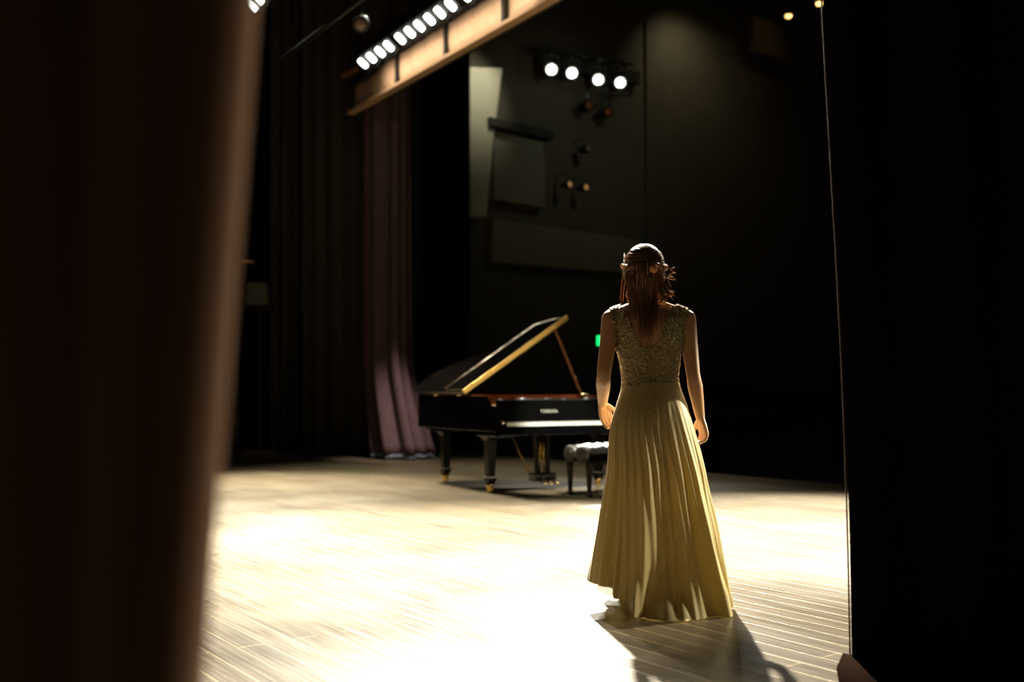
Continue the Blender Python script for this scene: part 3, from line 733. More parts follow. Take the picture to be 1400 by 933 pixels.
# pedal lyre
bm = bmesh.new()
for s in (-1, 1): add_tube(bm, [(s * .085, .36, .62), (s * .08, .36, .5), (s * .07, .35, .3), (s * .068, .345, .17)], [.03, .026, .024, .028], 12)
add_box(bm, (-.15, .3, .6), (.15, .42, .66)); obj('lyre', bm, M['leg_lacquer'], piano, bevel=.003)
obj('pedal_box', box((-.135, .27, .085), (.135, .42, .175)), M['lacquer'], piano, bevel=.012, seg=3)
bm = bmesh.new()
for x in (-.022, .022): add_tube(bm, [(x, .36, .17), (x, .36, .62)], .006, 8)
obj('pedal_rod', bm, M['brass'], piano, True)
for x in (-.075, 0, .075):
    bm = bmesh.new(); capsule_chain(bm, [(x, .29, .095), (x, .22, .082), (x, .17, .07)], [.012, .014, .02], 10)
    for v in bm.verts: v.co.z = .08 + (v.co.z - .08) * .6
    obj('pedal', bm, M['brass'], piano, True)
bm = bmesh.new()
for s in (-1, 1): add_tube(bm, [(s * .1, .42, .13), (s * .16, .78, .64)], .008, 8)
obj('lyre_brace', bm, M['brass'], piano, True)
# lid
LA = R(32.5); FOLD = .64
hinge = Vector((-.785, 0, 1.03))
lid = bpy.data.objects.new('lid', None); lid_pts = [p for p in offset_in(od, -.012) if p.y > FOLD]
lid_poly = [(-.792, FOLD)] + [(p.x, p.y) for p in lid_pts] + [(.792, FOLD)]
def lidp(x, y, h):
    a = x - hinge.x
    return Vector((hinge.x + a * math.cos(LA) - h * math.sin(LA), y, hinge.z + a * math.sin(LA) + h * math.cos(LA)))
bpy.data.objects.remove(lid)
bm = bmesh.new(); prism(bm, lid_poly, 0, .026, lambda p, z: lidp(p[0], p[1], z)); lid = obj('lid', bm, M['lacquer'], piano, bevel=.004)
# front flap folded back on top
fl = smooth_path([(-.785, FOLD + .015, 0), (.785, FOLD + .015, 0)], 1)
fpoly = [(-.785, FOLD + .012), (.70, FOLD + .012), (.68, FOLD + .2), (.60, FOLD + .42), (-.785, FOLD + .42)]
bm = bmesh.new(); prism(bm, fpoly, .034, .058, lambda p, z: lidp(p[0], p[1], z)); flap = obj('lid_flap', bm, M['lacquer'], lid, bevel=.006)
bm = bmesh.new(); prism(bm, [(-.79, FOLD - .004), (.79, FOLD - .004), (.79, FOLD + .014), (-.79, FOLD + .014)], -.004, .048, lambda p, z: lidp(p[0], p[1], z)); h = obj('lid_hinge', bm, M['hinge'], lid, bevel=.002); h['label'] = 'long brass hinge along the fold of the lid'
bm = bmesh.new(); add_tube(bm, [lidp(-.77, FOLD + .43, .056), lidp(.2, FOLD + .43, .056), lidp(.60, FOLD + .43, .056), lidp(.61, FOLD + .42, .056), lidp(.69, FOLD + .2, .056), lidp(.71, FOLD + .03, .056)], .009, 8)
obj('flap_trim', bm, M['trim_metal'], flap, True)
# side hinges
for v in (.75, 1.3):
    bm = bmesh.new(); add_tube(bm, [(-.785, v, 1.015), (-.785, v + .12, 1.015)], .01, 10); obj('side_hinge', bm, M['brass'], piano, True)
# prop stick
base = Vector((.745, .66, .99)); tipu = 1.32 * 1.0
tip = lidp(.60, .70, -.005)
bm = bmesh.new(); add_tube(bm, [base, tip], .013, 4); prop = obj('prop_stick', bm, M['prop_wood'], piano)
bm = bmesh.new(); mid = base.lerp(tip, .3); add_ball(bm, mid + Vector((.012, -.015, 0)), .018); obj('prop_catch', bm, M['chrome'], prop, True)
bm = bmesh.new(); add_ball(bm, base + Vector((0, -.02, .02)), (.035, .025, .02)); add_ball(bm, base + Vector((.045, -.02, .015)), (.02, .02, .016)); obj('prop_socket', bm, M['brass'], prop, True)

# ---------------------------------------------------------------- bench
BT = R(33)
bench = thing('piano_bench', 'black tufted piano bench in front of the keyboard', 'bench', (0, 0, 0), 0)
bk_, ba_ = Vector((math.cos(BT), math.sin(BT), 0)), Vector((-math.sin(BT), math.cos(BT), 0))
bc = Vector((.77, 9.87, 0)) + ba_ * .165 + bk_ * .30
bench.location = bc; bench.rotation_euler = (0, 0, BT)
HX, HYb = .345, .2
obj('apron', box((-HX + .015, -HYb + .012, .345), (HX - .015, HYb - .012, .435)), M['lacquer'], bench, bevel=.008)
bm = bmesh.new()
add_box(bm, (-HX, -HYb, .425), (HX, HYb, .437)); add_box(bm, (-HX + .005, -HYb + .003, .345), (HX - .005, HYb - .003, .356)); obj('molding', bm, M['chrome' if False else 'lacquer'], bench, bevel=.003)
# tufted cushion, 5 x 3 tufts
nx, ny = 60, 36; V = []; Fc = []
def cush(u, v):
    x = (u * 2 - 1) * HX; y = (v * 2 - 1) * HYb
    e = (1 - abs(u * 2 - 1) ** 5) * (1 - abs(v * 2 - 1) ** 5)
    tu = abs(math.sin(u * math.pi * 5)) ** .5 * .3 + .7; tv = abs(math.sin(v * math.pi * 2)) ** .5 * .4 + .6
    return (x, y, .437 + .085 * (e ** .45) * (tu * tv) ** .8)
for j in range(ny + 1):
    for i in range(nx + 1): V.append(cush(i / nx, j / ny))
for j in range(ny):
    for i in range(nx): a = j * (nx + 1) + i; Fc.append((a, a + 1, a + nx + 2, a + nx + 1))
n0 = len(V); V += [(-HX, -HYb, .43), (HX, -HYb, .43), (HX, HYb, .43), (-HX, HYb, .43)]; Fc.append((n0 + 3, n0 + 2, n0 + 1, n0))
cu_ = obj('cushion', (V, Fc), M['leather'], bench, True)
# round side bolsters with knobs
for s in (-1,):
    for y in (-.1, .1):
        bm = bmesh.new(); add_ball(bm, (s * (HX - .0), y, .425), (.035, .105, .085), 20, 12); obj('side_bolster', bm, M['leather'], bench, True)
bm = bmesh.new(); lathe(bm, [(.012, 0), (.022, .03), (.02, .04), (.005, .046)], 14, frame_to((-1, 0, 0), (-HX - .03, 0, .46))); obj('height_knob', bm, M['chrome'], bench, True)
for sx in (-1, 1):
    for sy in (-1, 1):
        bm = bmesh.new(); x, y = sx * (HX - .045), sy * (HYb - .04)
        prev = None
        for (a, z) in ((.03, .36), (.03, .32), (.026, .3), (.016, .05), (.02, .045), (.023, .025), (.018, .0)):
            ring = [bm.verts.new((x + p * a, y + q * a, z)) for p, q in ((-1, -1), (1, -1), (1, 1), (-1, 1))]
            if prev:
                for j in range(4): bm.faces.new((prev[j], prev[(j + 1) % 4], ring[(j + 1) % 4], ring[j]))
            else: bm.faces.new(ring)
            prev = ring
        bm.faces.new(list(reversed(prev))); l = obj('leg', bm, M['leg_lacquer'], bench, bevel=.003)
        obj('foot_cap', box((x - .022, y - .022, .022), (x + .022, y + .022, .04)), M['chrome'], l, bevel=.004)

# ---------------------------------------------------------------- the woman
WX, WY = .655, 4.72; SC = F / WY
def wl(px, py, y=0):                                     # pixel -> local point at local depth y
    Yd = WY + y
    return Vector(((px - 700) / F * Yd - WX, y, CH + (HY - py) / F * Yd))
woman = thing('person', 'woman in a long pale yellow gown walking toward the piano', 'person', (WX, WY, 0))
bm = bmesh.new()
# torso (z, cx, half width, half depth front, half depth back)
T_ = [(.80, .0, .150, .10, .115), (.86, .0, .160, .10, .12), (.92, .0, .162, .095, .118), (.98, .0, .150, .088, .105), (1.04, .0, .133, .08, .085), (1.09, .0, .125, .078, .075),
      (1.14, -.001, .128, .085, .078), (1.20, -.003, .136, .105, .088), (1.26, -.006, .145, .125, .096), (1.32, -.008, .149, .11, .1), (1.37, -.008, .152, .085, .095), (1.405, -.008, .150, .065, .08), (1.43, -.009, .115, .052, .062), (1.455, -.012, .06, .045, .048)]
tabs = [[(t[0], t[i]) for t in T_] for i in range(1, 5)]
rings = []
for i in range(40):
    z = .80 + (1.455 - .80) * i / 39; cx, hw, hf, hb = [sm_interp(t, z) for t in tabs]; ring = []
    for j in range(36):
        a = 2 * math.pi * j / 36; ca, sa = math.cos(a), math.sin(a)
        x = math.copysign(abs(ca) ** .85, ca) * hw; y = math.copysign(abs(sa) ** .9, sa) * (hf if sa > 0 else hb)
        if sa < 0: y += .012 * math.exp(-(x / .02) ** 2) * (1 if z > 1.0 else 0)          # spine hollow
        if sa < 0 and 1.24 < z < 1.42: y -= .008 * math.exp(-((abs(x) - .075) / .035) ** 2) * math.sin((z - 1.24) / .18 * math.pi)
        ring.append(bm.verts.new((cx + x, y, z)))
    rings.append(ring)
for a, b_ in zip(rings, rings[1:]):
    for j in range(36): bm.faces.new((a[j], a[(j + 1) % 36], b_[(j + 1) % 36], b_[j]))
bm.faces.new(list(reversed(rings[0]))); bm.faces.new(rings[-1])
for s in (-1, 1): add_ball(bm, (s * .07 - .004, .075, 1.265), (.06, .055, .058))
# neck and head
HC = Vector((-.024, .03, 1.628))
capsule_chain(bm, [(-.012, -.005, 1.40), (-.016, .0, 1.47), (-.022, .015, 1.56)], [.062, .048, .05], 24)
capsule_chain(bm, [(-.02, -.015, 1.455), (-.09, -.01, 1.43), (-.165, 0, 1.402)], [.036, .036, .036], 18)
capsule_chain(bm, [(-.005, -.015, 1.455), (.075, -.01, 1.43), (.15, 0, 1.402)], [.036, .036, .036], 18)
add_ball(bm, HC + Vector((0, -.012, .012)), (.074, .092, .088), 28, 20)
add_ball(bm, HC + Vector((0, .025, -.045)), (.056, .062, .07), 24, 16)
add_ball(bm, HC + Vector((0, .062, -.098)), (.024, .022, .02))                                      # chin
capsule_chain(bm, [HC + Vector((0, .083, -.005)), HC + Vector((0, .096, -.03)), HC + Vector((0, .1, -.045))], [.008, .010, .012], 12)   # nose
add_ball(bm, HC + Vector((0, .086, -.068)), (.022, .010, .008))
for s in (-1, 1):
    add_ball(bm, HC + Vector((s * .03, .076, .012)), (.022, .012, .008))                            # brow
    add_ball(bm, HC + Vector((s * .035, .062, -.035)), (.022, .022, .018))                          # cheek
    add_ball(bm, HC + Vector((s * .077, .005, -.03)), (.010, .018, .03), rot=Matrix.Rotation(.2 * s, 3, 'Z'))   # ear
# arms
LSH, LEL, LWR = Vector((-.185, .0, 1.388)), Vector((-.224, -.035, 1.118)), Vector((-.212, .15, .985))
RSH, REL, RWR = Vector((.172, .0, 1.388)), Vector((.198, -.03, 1.128)), Vector((.243, .03, .92))
def arm(sh, el, wr):
    u1 = sh.lerp(el, .25); u2 = sh.lerp(el, .6); f1 = el.lerp(wr, .3); f2 = el.lerp(wr, .7)
    capsule_chain(bm, [sh, u1, u2, el, f1, f2, wr], [.046, .042, .037, .032, .0355, .028, .0215], 20)
arm(LSH, LEL, LWR); arm(RSH, REL, RWR)
def hand(wr, fwd, side, palmn, curl, spread=.25):
    """fwd: along the hand, side: towards the thumb, palmn: out of the palm"""
    fwd = fwd.normalized(); side = (side - fwd * side.dot(fwd)).normalized(); palmn = fwd.cross(side).normalized() * (1 if fwd.cross(side).dot(palmn) > 0 else -1)
    for q, r in ((-.024, .0125), (-.008, .0135), (.009, .0135), (.024, .0125)):
        capsule_chain(bm, [wr + side * q * .5, wr + fwd * .045 + side * q * .9, wr + fwd * .083 + side * q], [.0135, r, r * .86], 10)
    for q, ln in ((-.026, .056), (-.009, .068), (.009, .073), (.026, .066)):
        p = wr + fwd * .083 + side * q; d = fwd.copy(); pts = [p.copy()]; ang = 0
        for k, f in enumerate((.45, .3, .25)):
            ang += curl * (1, 1.15, .8)[k]
            d = fwd * math.cos(ang) + palmn * math.sin(ang); p = p + d * ln * f * 1.05; pts.append(p.copy())
        capsule_chain(bm, pts, [.0088, .0082, .0074, .0064], 10)
    t0 = wr + fwd * .022 + side * .02 + palmn * .006; t1 = t0 + (fwd * .7 + side * .55 + palmn * .35).normalized() * .036
    t2 = t1 + (fwd * .85 + side * .1 + palmn * .45).normalized() * .03; t3 = t2 + (fwd * .9 - side * .15 + palmn * .4).normalized() * .022
    capsule_chain(bm, [t0, t1, t2, t3], [.014, .0115, .0095, .0075], 10)
hand(LWR, Vector((.24, .42, -.75)), Vector((.9, .4, .2)), Vector((.7, -.2, .1)), .55)
hand(RWR, Vector((.24, .12, -.95)), Vector((-.35, .9, .0)), Vector((-.8, -.3, 0)), .62)
# legs and feet
LF, RF = Vector((-.085, .12, 0)), Vector((.10, .05, 0))
for s, ft in ((-1, LF), (1, RF)):
    hip = Vector((s * .082, .0, .86)); kn = Vector((s * .075, ft.y * .5 + .05, .49)); an = ft + Vector((0, 0, .135))
    capsule_chain(bm, [hip, hip.lerp(kn, .5), kn, kn.lerp(an, .35) + Vector((0, -.015, 0)), an], [.085, .07, .05, .047, .027], 20)
    capsule_chain(bm, [an + Vector((0, -.02, -.02)), an + Vector((0, .05, -.06)), ft + Vector((0, .135, .028)), ft + Vector((0, .17, .022))], [.026, .03, .027, .018], 14)
tmp = obj('tmp', bm, None)
md = tmp.modifiers.new('r', 'REMESH'); md.mode = 'VOXEL'; md.voxel_size = .0042; md.use_smooth_shade = True
ms_ = tmp.modifiers.new('s', 'SMOOTH'); ms_.factor = .5; ms_.iterations = 3
dg = bpy.context.evaluated_depsgraph_get(); dg.update()
me = bpy.data.meshes.new_from_object(tmp.evaluated_get(dg)); bpy.data.objects.remove(tmp)
me.materials.clear(); me.materials.append(M['skin'])
for p in me.polygons: p.use_smooth = True
body = bpy.data.objects.new('body', me); C.objects.link(body); body.parent = woman
for s in (-1, 1):
    bm = bmesh.new(); add_ball(bm, HC + Vector((s * .03, .073, -.004)), (.011, .008, .006)); obj('eye', bm, M['eye'], body, True)
bm = bmesh.new(); add_ball(bm, HC + Vector((0, .093, -.068)), (.019, .006, .006)); obj('mouth', bm, M['lip'], body, True)

# bodice: a layer of lace over the body
def open_w(z):
    return interp([(1.245, -.01), (1.252, .022), (1.27, .040), (1.295, .052), (1.33, .06), (1.36, .078), (1.40, .10), (1.44, .112), (1.5, .12)], z)
def in_bodice(c, n):
    x, y, z = c
    if z < 1.06 or z > 1.47: return False
    x0 = x + .008
    wob = .006 * noise.noise(Vector((x * 60, y * 60, z * 60)))
    if z < 1.335:
        if abs(x0) > sm_interp(tabs[1], z) + .022: return False
    elif z < 1.375:
        lim = .152 + (z - 1.335) / .04 * .028
        if abs(x0) > lim + wob: return False
        if z < 1.35 and abs(x) > .155: return False
    else:
        if abs(x0) > .183 + wob: return False
    if y < .01 and abs(x + .022) < open_w(z) + wob: return False
    if y >= .01:
        if z > 1.325 and abs(x + .01) < .06 + (z - 1.325) * .55 + wob: return False
    if z > 1.447 + wob and abs(x) < .12: return False
    if z > 1.40 and abs(x + .012) < .095: return False
    return True
bmb = bmesh.new(); bmb.from_mesh(me); bmb.normal_update()
dele = [f for f in bmb.faces if not in_bodice(f.calc_center_median(), f.normal)]
bmesh.ops.delete(bmb, geom=dele, context='FACES')
for _ in range(3): bmesh.ops.smooth_vert(bmb, verts=bmb.verts, factor=.5, use_axis_x=True, use_axis_y=True, use_axis_z=True)
bmb.normal_update()
for v in bmb.verts: v.co += v.normal * (.0058 + .0035 * abs(noise.noise(v.co * 55)) + .002 * noise.noise(v.co * 130))
samples = [(v.co.copy(), v.normal.copy()) for v in bmb.verts]
bod = obj('bodice', bmb, M['lace'], woman, True)
md = bod.modifiers.new('s', 'SOLIDIFY'); md.thickness = .003; md.offset = 1
rnd = random.Random(12); bm = bmesh.new()
cnt = 0
for c, n in rnd.sample(samples, min(len(samples), 5200)):
    den = .12
    if c.z > 1.33: den = .5
    if c.z < 1.13 and abs(c.x) > .09: den = .4
    if abs(c.x) > .115: den = max(den, .4)
    if rnd.random() > den: continue
    r = rnd.uniform(.0018, .0036); bmesh.ops.create_icosphere(bm, subdivisions=1, radius=r, matrix=Matrix.Translation(c + n * .003)); cnt += 1
o = obj('beading', bm, M['bead'], bod, True); o['kind'] = 'stuff'; o['label'] = 'tiny glass beads sewn over the lace'
# buttons down the back
for i in range(34):
    z = 1.24 - i * .0165
    if z < .70: break
    y = -(sm_interp(tabs[3], z) if z > .8 else .115)
    if z < 1.07: y = None
    bm = bmesh.new()
    if y is None:
        continue
    add_ball(bm, (.002, y + .002 - .012, z), (.0042, .003, .0042), 10, 8)
    obj('button', bm, M['button'], bod, True)

# skirt
Ltab = [(525, 851), (535, 848.5), (545, 845.5), (560, 841), (580, 836), (600, 833.5), (640, 832), (680, 827), (720, 822), (760, 816), (785, 812), (860, 802)]
Rtab = [(525, 929), (535, 932), (545, 936), (560, 941), (580, 947), (600, 953), (640, 963), (680, 971), (720, 979.5), (760, 987), (800, 995), (832, 1001), (860, 1005)]
FRt = [(0, .46), (.2, .40), (.5, .29), (.8, .15), (.95, .105), (1.09, .088)]
BKt = [(0, .22), (.1, .20), (.3, .19), (.55, .17), (.8, .14), (.93, .132), (1.04, .10), (1.09, .087)]
def fold(a, seed=0):
    # a in radians, 0 = right, -pi/2 = towards the viewer
    f = 0
    f += .65 * math.sin(6 * a + .6 + seed + .9 * math.sin(2 * a + .5)) + .38 * math.sin(13 * a + 1.5 * math.sin(3 * a + 2)) + .12 * math.sin(23 * a + 2 * math.sin(2 * a)) + .35 * math.sin(3 * a + 4)
    f = f + .25 * math.sin(2 * f)
    return f
def hem_z(a):
    # hem height by direction: lifted at the left and front, trailing at the back right
    d = math.degrees(a) % 360          # 0 right, 90 front (away), 180 left, 270 back
    return interp([(0, .012), (60, .05), (120, .10), (165, .145), (205, .135), (222, .10), (223, .085), (238, .075), (240, .035), (250, .004), (262, .0), (340, .0), (360, .012)], d)
def skirt_pt(a, z, shrink=1.0, seed=0, amp=1.0):
    py = HY - (z - CH) * SC
    Lx = (sm_interp(Ltab, py) - 700) / SC - WX; Rx = (sm_interp(Rtab, py) - 700) / SC - WX
    cx, rx = (Lx + Rx) / 2, (Rx - Lx) / 2
    ca, sa = math.cos(a), math.sin(a)
    g = min(1, max(0, (1.0 - z) / .9)) ** 1.1
    g = g * g * .55 + g * .45
    am = (.0015 + .05 * g) * amp
    tw = .16 * math.sin(2.2 * z + 3 * a) * g + .10 * math.sin(5.0 * z + a * 2) * g
    f = fold(a + tw, seed) * am
    if z < .3: f += .007 * (1 - z / .3) ** 1.5 * math.sin(31 * a + 6 * math.sin(3 * a))
    f += .004 * math.sin(37 * a + z * 9) * min(1, max(0, 1.0 - z) * 3) * amp
    ryf, ryb = sm_interp(FRt, z), sm_interp(BKt, z)
    # compensate so folds never push the side silhouette outward much
    k = (1 - .9 * am - .0)
    ry = ryf if sa > 0 else ryb
    x = cx + ca * (rx * k + f * .55) * shrink; y = sa * (ry + f * 1.25) * shrink + (.04 * g)
    # train sweeping to the viewer
    d = math.degrees(a) % 360
    if z < .28:
        w = (1 - z / .28) ** 2.2
        tr = math.exp(-((d - 273) / 12) ** 2) * .11 + math.exp(-((d - 300) / 9) ** 2) * .05
        y -= w * tr; x += w * (math.exp(-((d - 262) / 8) ** 2) * -.05)
        if 236 < d < 262: y += w * .03
    return Vector((x, y, z))
def make_skirt(name, m, shrink, seed, ztop, zfn, amp=1, na=420, nz=70, curl=0):
    V = []; Fc = []
    for j in range(nz + 1):
        t = j / nz
        for i in range(na):
            a = 2 * math.pi * i / na; zb = zfn(a); z = ztop + (zb - ztop) * t
            p = skirt_pt(a, max(z, .0), shrink, seed, amp)
            if p.z < .006: p.z = .006
            V.append(p)
    for j in range(nz):
        for i in range(na):
            i2 = (i + 1) % na; Fc.append((j * na + i, j * na + i2, (j + 1) * na + i2, (j + 1) * na + i))
    o = obj(name, (V, Fc), m, woman, True); return o
sk = make_skirt('skirt', M['chiffon'], 1.0, 0, 1.088, hem_z)
make_skirt('lining', M['sheer'], .86, 0, .5, lambda a: max(.004, hem_z(a) - .045), .5, 420, 40).parent = sk
for i in range(22):
    z = 1.07 - i * .0165; p = skirt_pt(R(271), z)
    bm = bmesh.new(); add_ball(bm, p + Vector((0, -.002, 0)), (.0042, .003, .0042), 10, 8); obj('button', bm, M['button'], sk, True)
# shoes: heeled sandals under the hem
for ft, nm in ((LF, 'left'), (RF, 'right')):
    bm = bmesh.new()
    prism(bm, [(p.x, p.y) for p in smooth_path([(ft.x - .022, ft.y - .04, 0), (ft.x - .026, ft.y + .04, 0), (ft.x - .038, ft.y + .13, 0), (ft.x - .02, ft.y + .2, 0), (ft.x + .02, ft.y + .2, 0), (ft.x + .038, ft.y + .12, 0), (ft.x + .026, ft.y + .04, 0), (ft.x + .022, ft.y - .04, 0)], 3, True)], 0, .008,
          lambda p, z: Vector((p[0], p[1], z + .072 * max(0, min(1, (ft.y + .11 - p[1]) / .13)))))
    add_tube(bm, [(ft.x, ft.y - .025, .08), (ft.x, ft.y - .03, .0)], [.014, .006], 10)
    add_tube(bm, [Vector((ft.x + .033 * math.cos(q), ft.y - .012 + .036 * math.sin(q), .125)) for q in [2 * math.pi * i / 16 for i in range(17)]], .0035, 6, False)
    add_tube(bm, [Vector((ft.x + .034 * math.cos(q), ft.y + .115, .012 + .046 * math.sin(q))) for q in [math.pi * i / 12 for i in range(13)]], .005, 6)
    add_ball(bm, (ft.x + .036, ft.y - .02, .125), .007)
    obj('sandal', bm, M['shoe'], woman, True)

# hair
rnd = random.Random(33)
HR = Vector((.096, .112, .112)); HO = HC + Vector((-.002, -.012, .0))
clip = HO + Vector((.022, -.105, .012))
def on_skull(az, el, k=1.0):
    # az: 0 = back (-Y), + to the right ; el elevation
    return HO + Vector((math.sin(az) * math.cos(el) * HR.x, -math.cos(az) * math.cos(el) * HR.y, math.sin(el) * HR.z)) * k
bm = bmesh.new()
# scalp cap
nu, nv = 36, 24; rows = []
for j in range(nv + 1):
    el = R(-62) + (R(90) - R(-62)) * j / nv; row = []
    for i in range(nu + 1):
        az = R(-118) + R(236) * i / nu
        row.append(bm.verts.new(on_skull(az, el, .965 if el > R(-30) else .965 - .2 * (R(-30) - el))))
    rows.append(row)
for a, b_ in zip(rows, rows[1:]):
    for i in range(nu): bm.faces.new((a[i], a[i + 1], b_[i + 1], b_[i]))
bm_dark = bm; bm_gloss = bmesh.new()
def strand(pts, r0, r1, seg=5, n=4):
    pts = smooth_path(pts, n); m_ = len(pts)
    add_tube(bm_gloss if rnd.random() < .3 else bm_dark, pts, [r0 + (r1 - r0) * (i / (m_ - 1)) ** 1.2 for i in range(m_)], seg)
# swept strands gathered at the clip
cdir = (clip - HO); caz = math.atan2(cdir.x / HR.x, -cdir.y / HR.y); cel = math.asin(max(-1, min(1, cdir.z / HR.z)))
for i in range(330):
    q = rnd.uniform(0, 1) ; th = q * 2 * math.pi
    # start on the hairline circle around the face
    ang = rnd.uniform(R(-38), R(218))
    st = HO + Vector((math.cos(ang) * HR.x * 1.0, rnd.uniform(.02, .075) , math.sin(ang) * HR.z * 1.0))
    st = HO + (st - HO)
    pts = []
    for k in range(6):
        t = k / 5
        v = (st - HO).lerp(clip - HO + Vector((rnd.gauss(0, .004), 0, rnd.gauss(0, .004))), t)
        e = Vector((v.x / HR.x, v.y / HR.y, v.z / HR.z))
        l = e.length if e.length > .2 else .2
        e = e / l; bul = 1.0 + .03 * math.sin(math.pi * t) + rnd.uniform(-.012, .02)
        p = HO + Vector((e.x * HR.x, e.y * HR.y, e.z * HR.z)) * bul
        sag = -.012 * math.sin(math.pi * t) * (1 if ang < R(20) or ang > R(160) else 0)
        pts.append(p + Vector((0, 0, sag)))
    strand(pts, rnd.uniform(.0022, .0045), .002)
# twisted side ropes above the ears
for s in (-1, 1):
    for tw in range(3):
        pts = []
        for k in range(15):
            t = k / 14; az = s * (R(100) * (1 - t)) + caz * t; el = R(8) * (1 - t) + cel * t - .14 * math.sin(math.pi * t)
            p = on_skull(az, el, 1.045); ph = t * 13 + tw * 2.09
            pts.append(p + Vector((0, 0, .009 * math.sin(ph))) + (p - HO).normalized() * .008 * math.cos(ph))
        strand(pts, .0065, .006, 7, 2)
# falling hair: left edge, right edge by row
HLt = [(345, 854), (372, 854.5), (385, 857), (397, 861), (410, 862), (430, 865), (445, 866), (462, 869), (472, 876)]
HRt = [(345, 908), (375, 911), (390, 906), (400, 903), (415, 900), (430, 903), (445, 901), (462, 896), (472, 888)]
def hx(py, u, y=-.09):
    px = interp(HLt, py) * (1 - u) + interp(HRt, py) * u
    return wl(px, py, y).x
for i in range(330):
    u = rnd.random(); st_y = rnd.uniform(362, 392); end_y = rnd.choice((rnd.uniform(400, 430), rnd.uniform(428, 474), rnd.uniform(428, 470)))
    if abs(u - .5) > .40: end_y = rnd.uniform(410, 440)
    ph = rnd.uniform(0, 6.28); wv = rnd.uniform(1.6, 3.0); amp = rnd.uniform(.005, .016); pts = []
    lay = rnd.uniform(.0, 1)
    for k in range(8):
        t = k / 7; py = st_y + (end_y - st_y) * t
        z = CH + (HY - py) / SC
        # back surface: skull then neck then upper back
        yb = interp([(1.26, -.125), (1.36, -.125), (1.42, -.105), (1.47, -.085), (1.53, -.085), (1.60, -.105), (1.66, -.118)], z)
        edge = abs(u - .5) * 2
        y = yb * (1 - lay * .35) * (1 - .75 * edge ** 2.5) + .008 * math.sin(t * 5 + ph)
        x = hx(py, .5 + (u - .5) * (.72 + .28 * min(1, t * 3))) + amp * math.sin(t * wv * 3 + ph) * t * 1.4
        pts.append(Vector((x, y - .006, z)))
    strand(pts, rnd.uniform(.0028, .005), .0012, 5, 3)
# inner mass of the falling hair
rows = []
for k in range(14):
    py = 372 + (455 - 372) * k / 13; z = CH + (HY - py) / SC
    yb = interp([(1.26, -.12), (1.36, -.118), (1.42, -.095), (1.47, -.072), (1.53, -.07), (1.60, -.085)], z); w = 1 - .25 * (k / 13)
    xl, xr = hx(py, .14 + .1 * k / 13), hx(py, .86 - .1 * k / 13); cx = (xl + xr) / 2; hw = (xr - xl) / 2 * w
    th = max(.004, .03 * (1 - k / 13))
    rows.append([bm.verts.new((cx + math.cos(2 * math.pi * j / 20) * hw, yb + th * .7 + math.sin(2 * math.pi * j / 20) * th, z)) for j in range(20)])
for a, b_ in zip(rows, rows[1:]):
    for j in range(20): bm.faces.new((a[j], a[(j + 1) % 20], b_[(j + 1) % 20], b_[j]))
bm.faces.new(rows[-1])
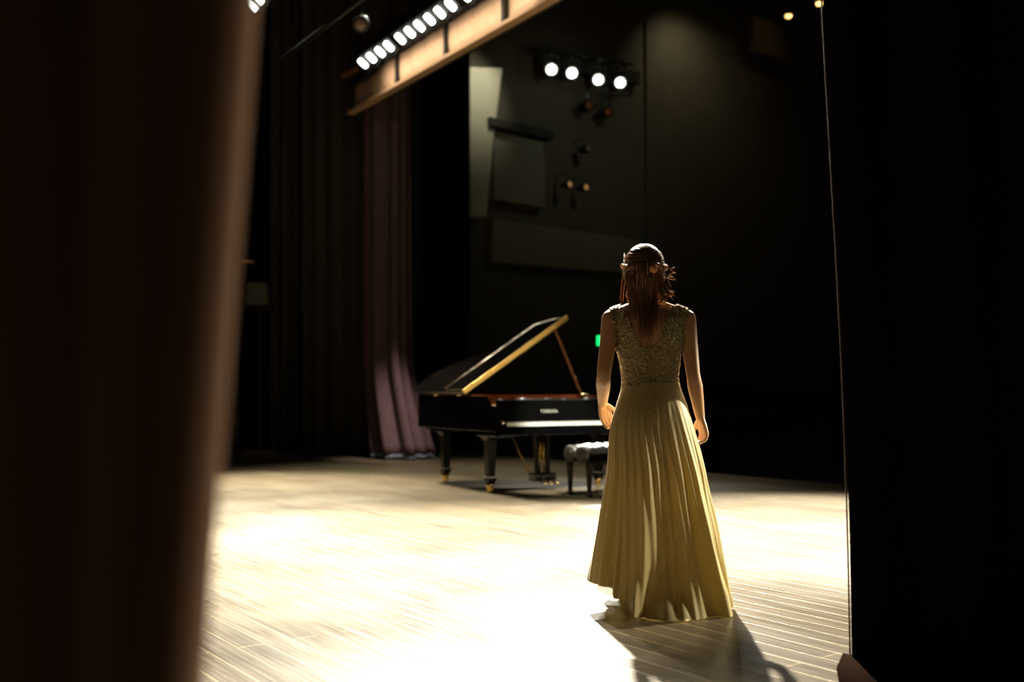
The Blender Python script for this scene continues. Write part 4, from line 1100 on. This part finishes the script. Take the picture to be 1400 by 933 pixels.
# side locks: thin one at the left, flick at the right
for i in range(26):
    o_ = rnd.gauss(0, 1.3)
    strand([wl(854 + o_, 372, .03), wl(852 + o_, 386, .02), wl(850.5 + o_, 400, .0), wl(849 + o_ * 1.3, 416 + rnd.uniform(-8, 2), -.02)], .0022, .0008, 4, 3)
for i in range(60):
    o_ = rnd.gauss(0, 1.5); e = rnd.uniform(.45, 1)
    strand([wl(903 + o_, 374, -.02), wl(904.5 + o_, 384, -.03), wl(906 + 3 * e + o_, 393, -.035), wl(906 + 9 * e + o_ * .6, 400 + 2 * (1 - e) + o_, -.035), wl(906 + 15 * e, 402 + 6 * (1 - e) + o_ * .6, -.03)], .0028, .0008, 5, 4)
for i in range(40):
    o_ = rnd.gauss(0, 1.5)
    strand([wl(901 + o_, 380, -.04), wl(903 + o_, 392, -.045), wl(905 + o_, 402, -.05), wl(908 + o_ * 1.6, 408 + o_, -.05), wl(905 + o_ * 2, 414 + o_, -.055)], .0028, .0008, 5, 4)
for i in range(16):
    y0 = rnd.uniform(360, 405); e = rnd.uniform(8, 20)
    strand([wl(906, y0, -.02), wl(906 + e * .5, y0 + rnd.uniform(-4, 3), -.03), wl(906 + e, y0 + rnd.uniform(-4, 8), -.02)], .0007, .0004, 3, 3)
hair = obj('hair', bm_dark, M['hair'], woman, True)
M['hair_gloss'] = M['hair'].copy(); M['hair_gloss'].node_tree.nodes['Principled BSDF'].inputs['Base Color'].default_value = (.42, .25, .12, 1)  # paler strand colour paints in the gloss of the hair
obj('gloss_strands', bm_gloss, M['hair_gloss'], hair, True)
# rose clip
fc = wl(894, 367.5, -.128); bm = bmesh.new()
add_ball(bm, fc, (.009, .009, .009), 12, 8)
for ring_, n_, rr_ in ((0, 4, .008), (1, 6, .014), (2, 7, .019)):
    for k in range(n_):
        a = 2 * math.pi * k / n_ + ring_ * .5; c = fc + Vector((math.cos(a) * rr_ * .75, .004 * ring_ - .003, math.sin(a) * rr_ * .75))
        rot = Matrix.Rotation(a, 3, Vector((0, -1, 0))) @ Matrix.Rotation(.6 - .2 * ring_, 3, 'Z')
        add_ball(bm, c, (.003 + .0012 * ring_, .007, .008 + ring_ * .0012), 10, 8, Matrix.Rotation(-a, 3, 'Y'))
o = obj('hair_flower', bm, M['rose'], woman, True); o['label'] = 'apricot rose clip in the hair'
for i in range(9):
    bm = bmesh.new(); add_ball(bm, wl(853.5 - .6 * math.sin(i * .4), 349 + i * 3.2, .0) + Vector((-.002, -.03, 0)), .0042, 10, 8); obj('pearl', bm, M['pearl'], hair, True)
for i in range(4):
    bm = bmesh.new(); add_ball(bm, wl(907 + .4 * i, 371 + i * 4, -.05), .0042, 10, 8); obj('pearl', bm, M['pearl'], hair, True)

for o in C.objects:
    if o.type == 'MESH':
        for md in o.modifiers: pass
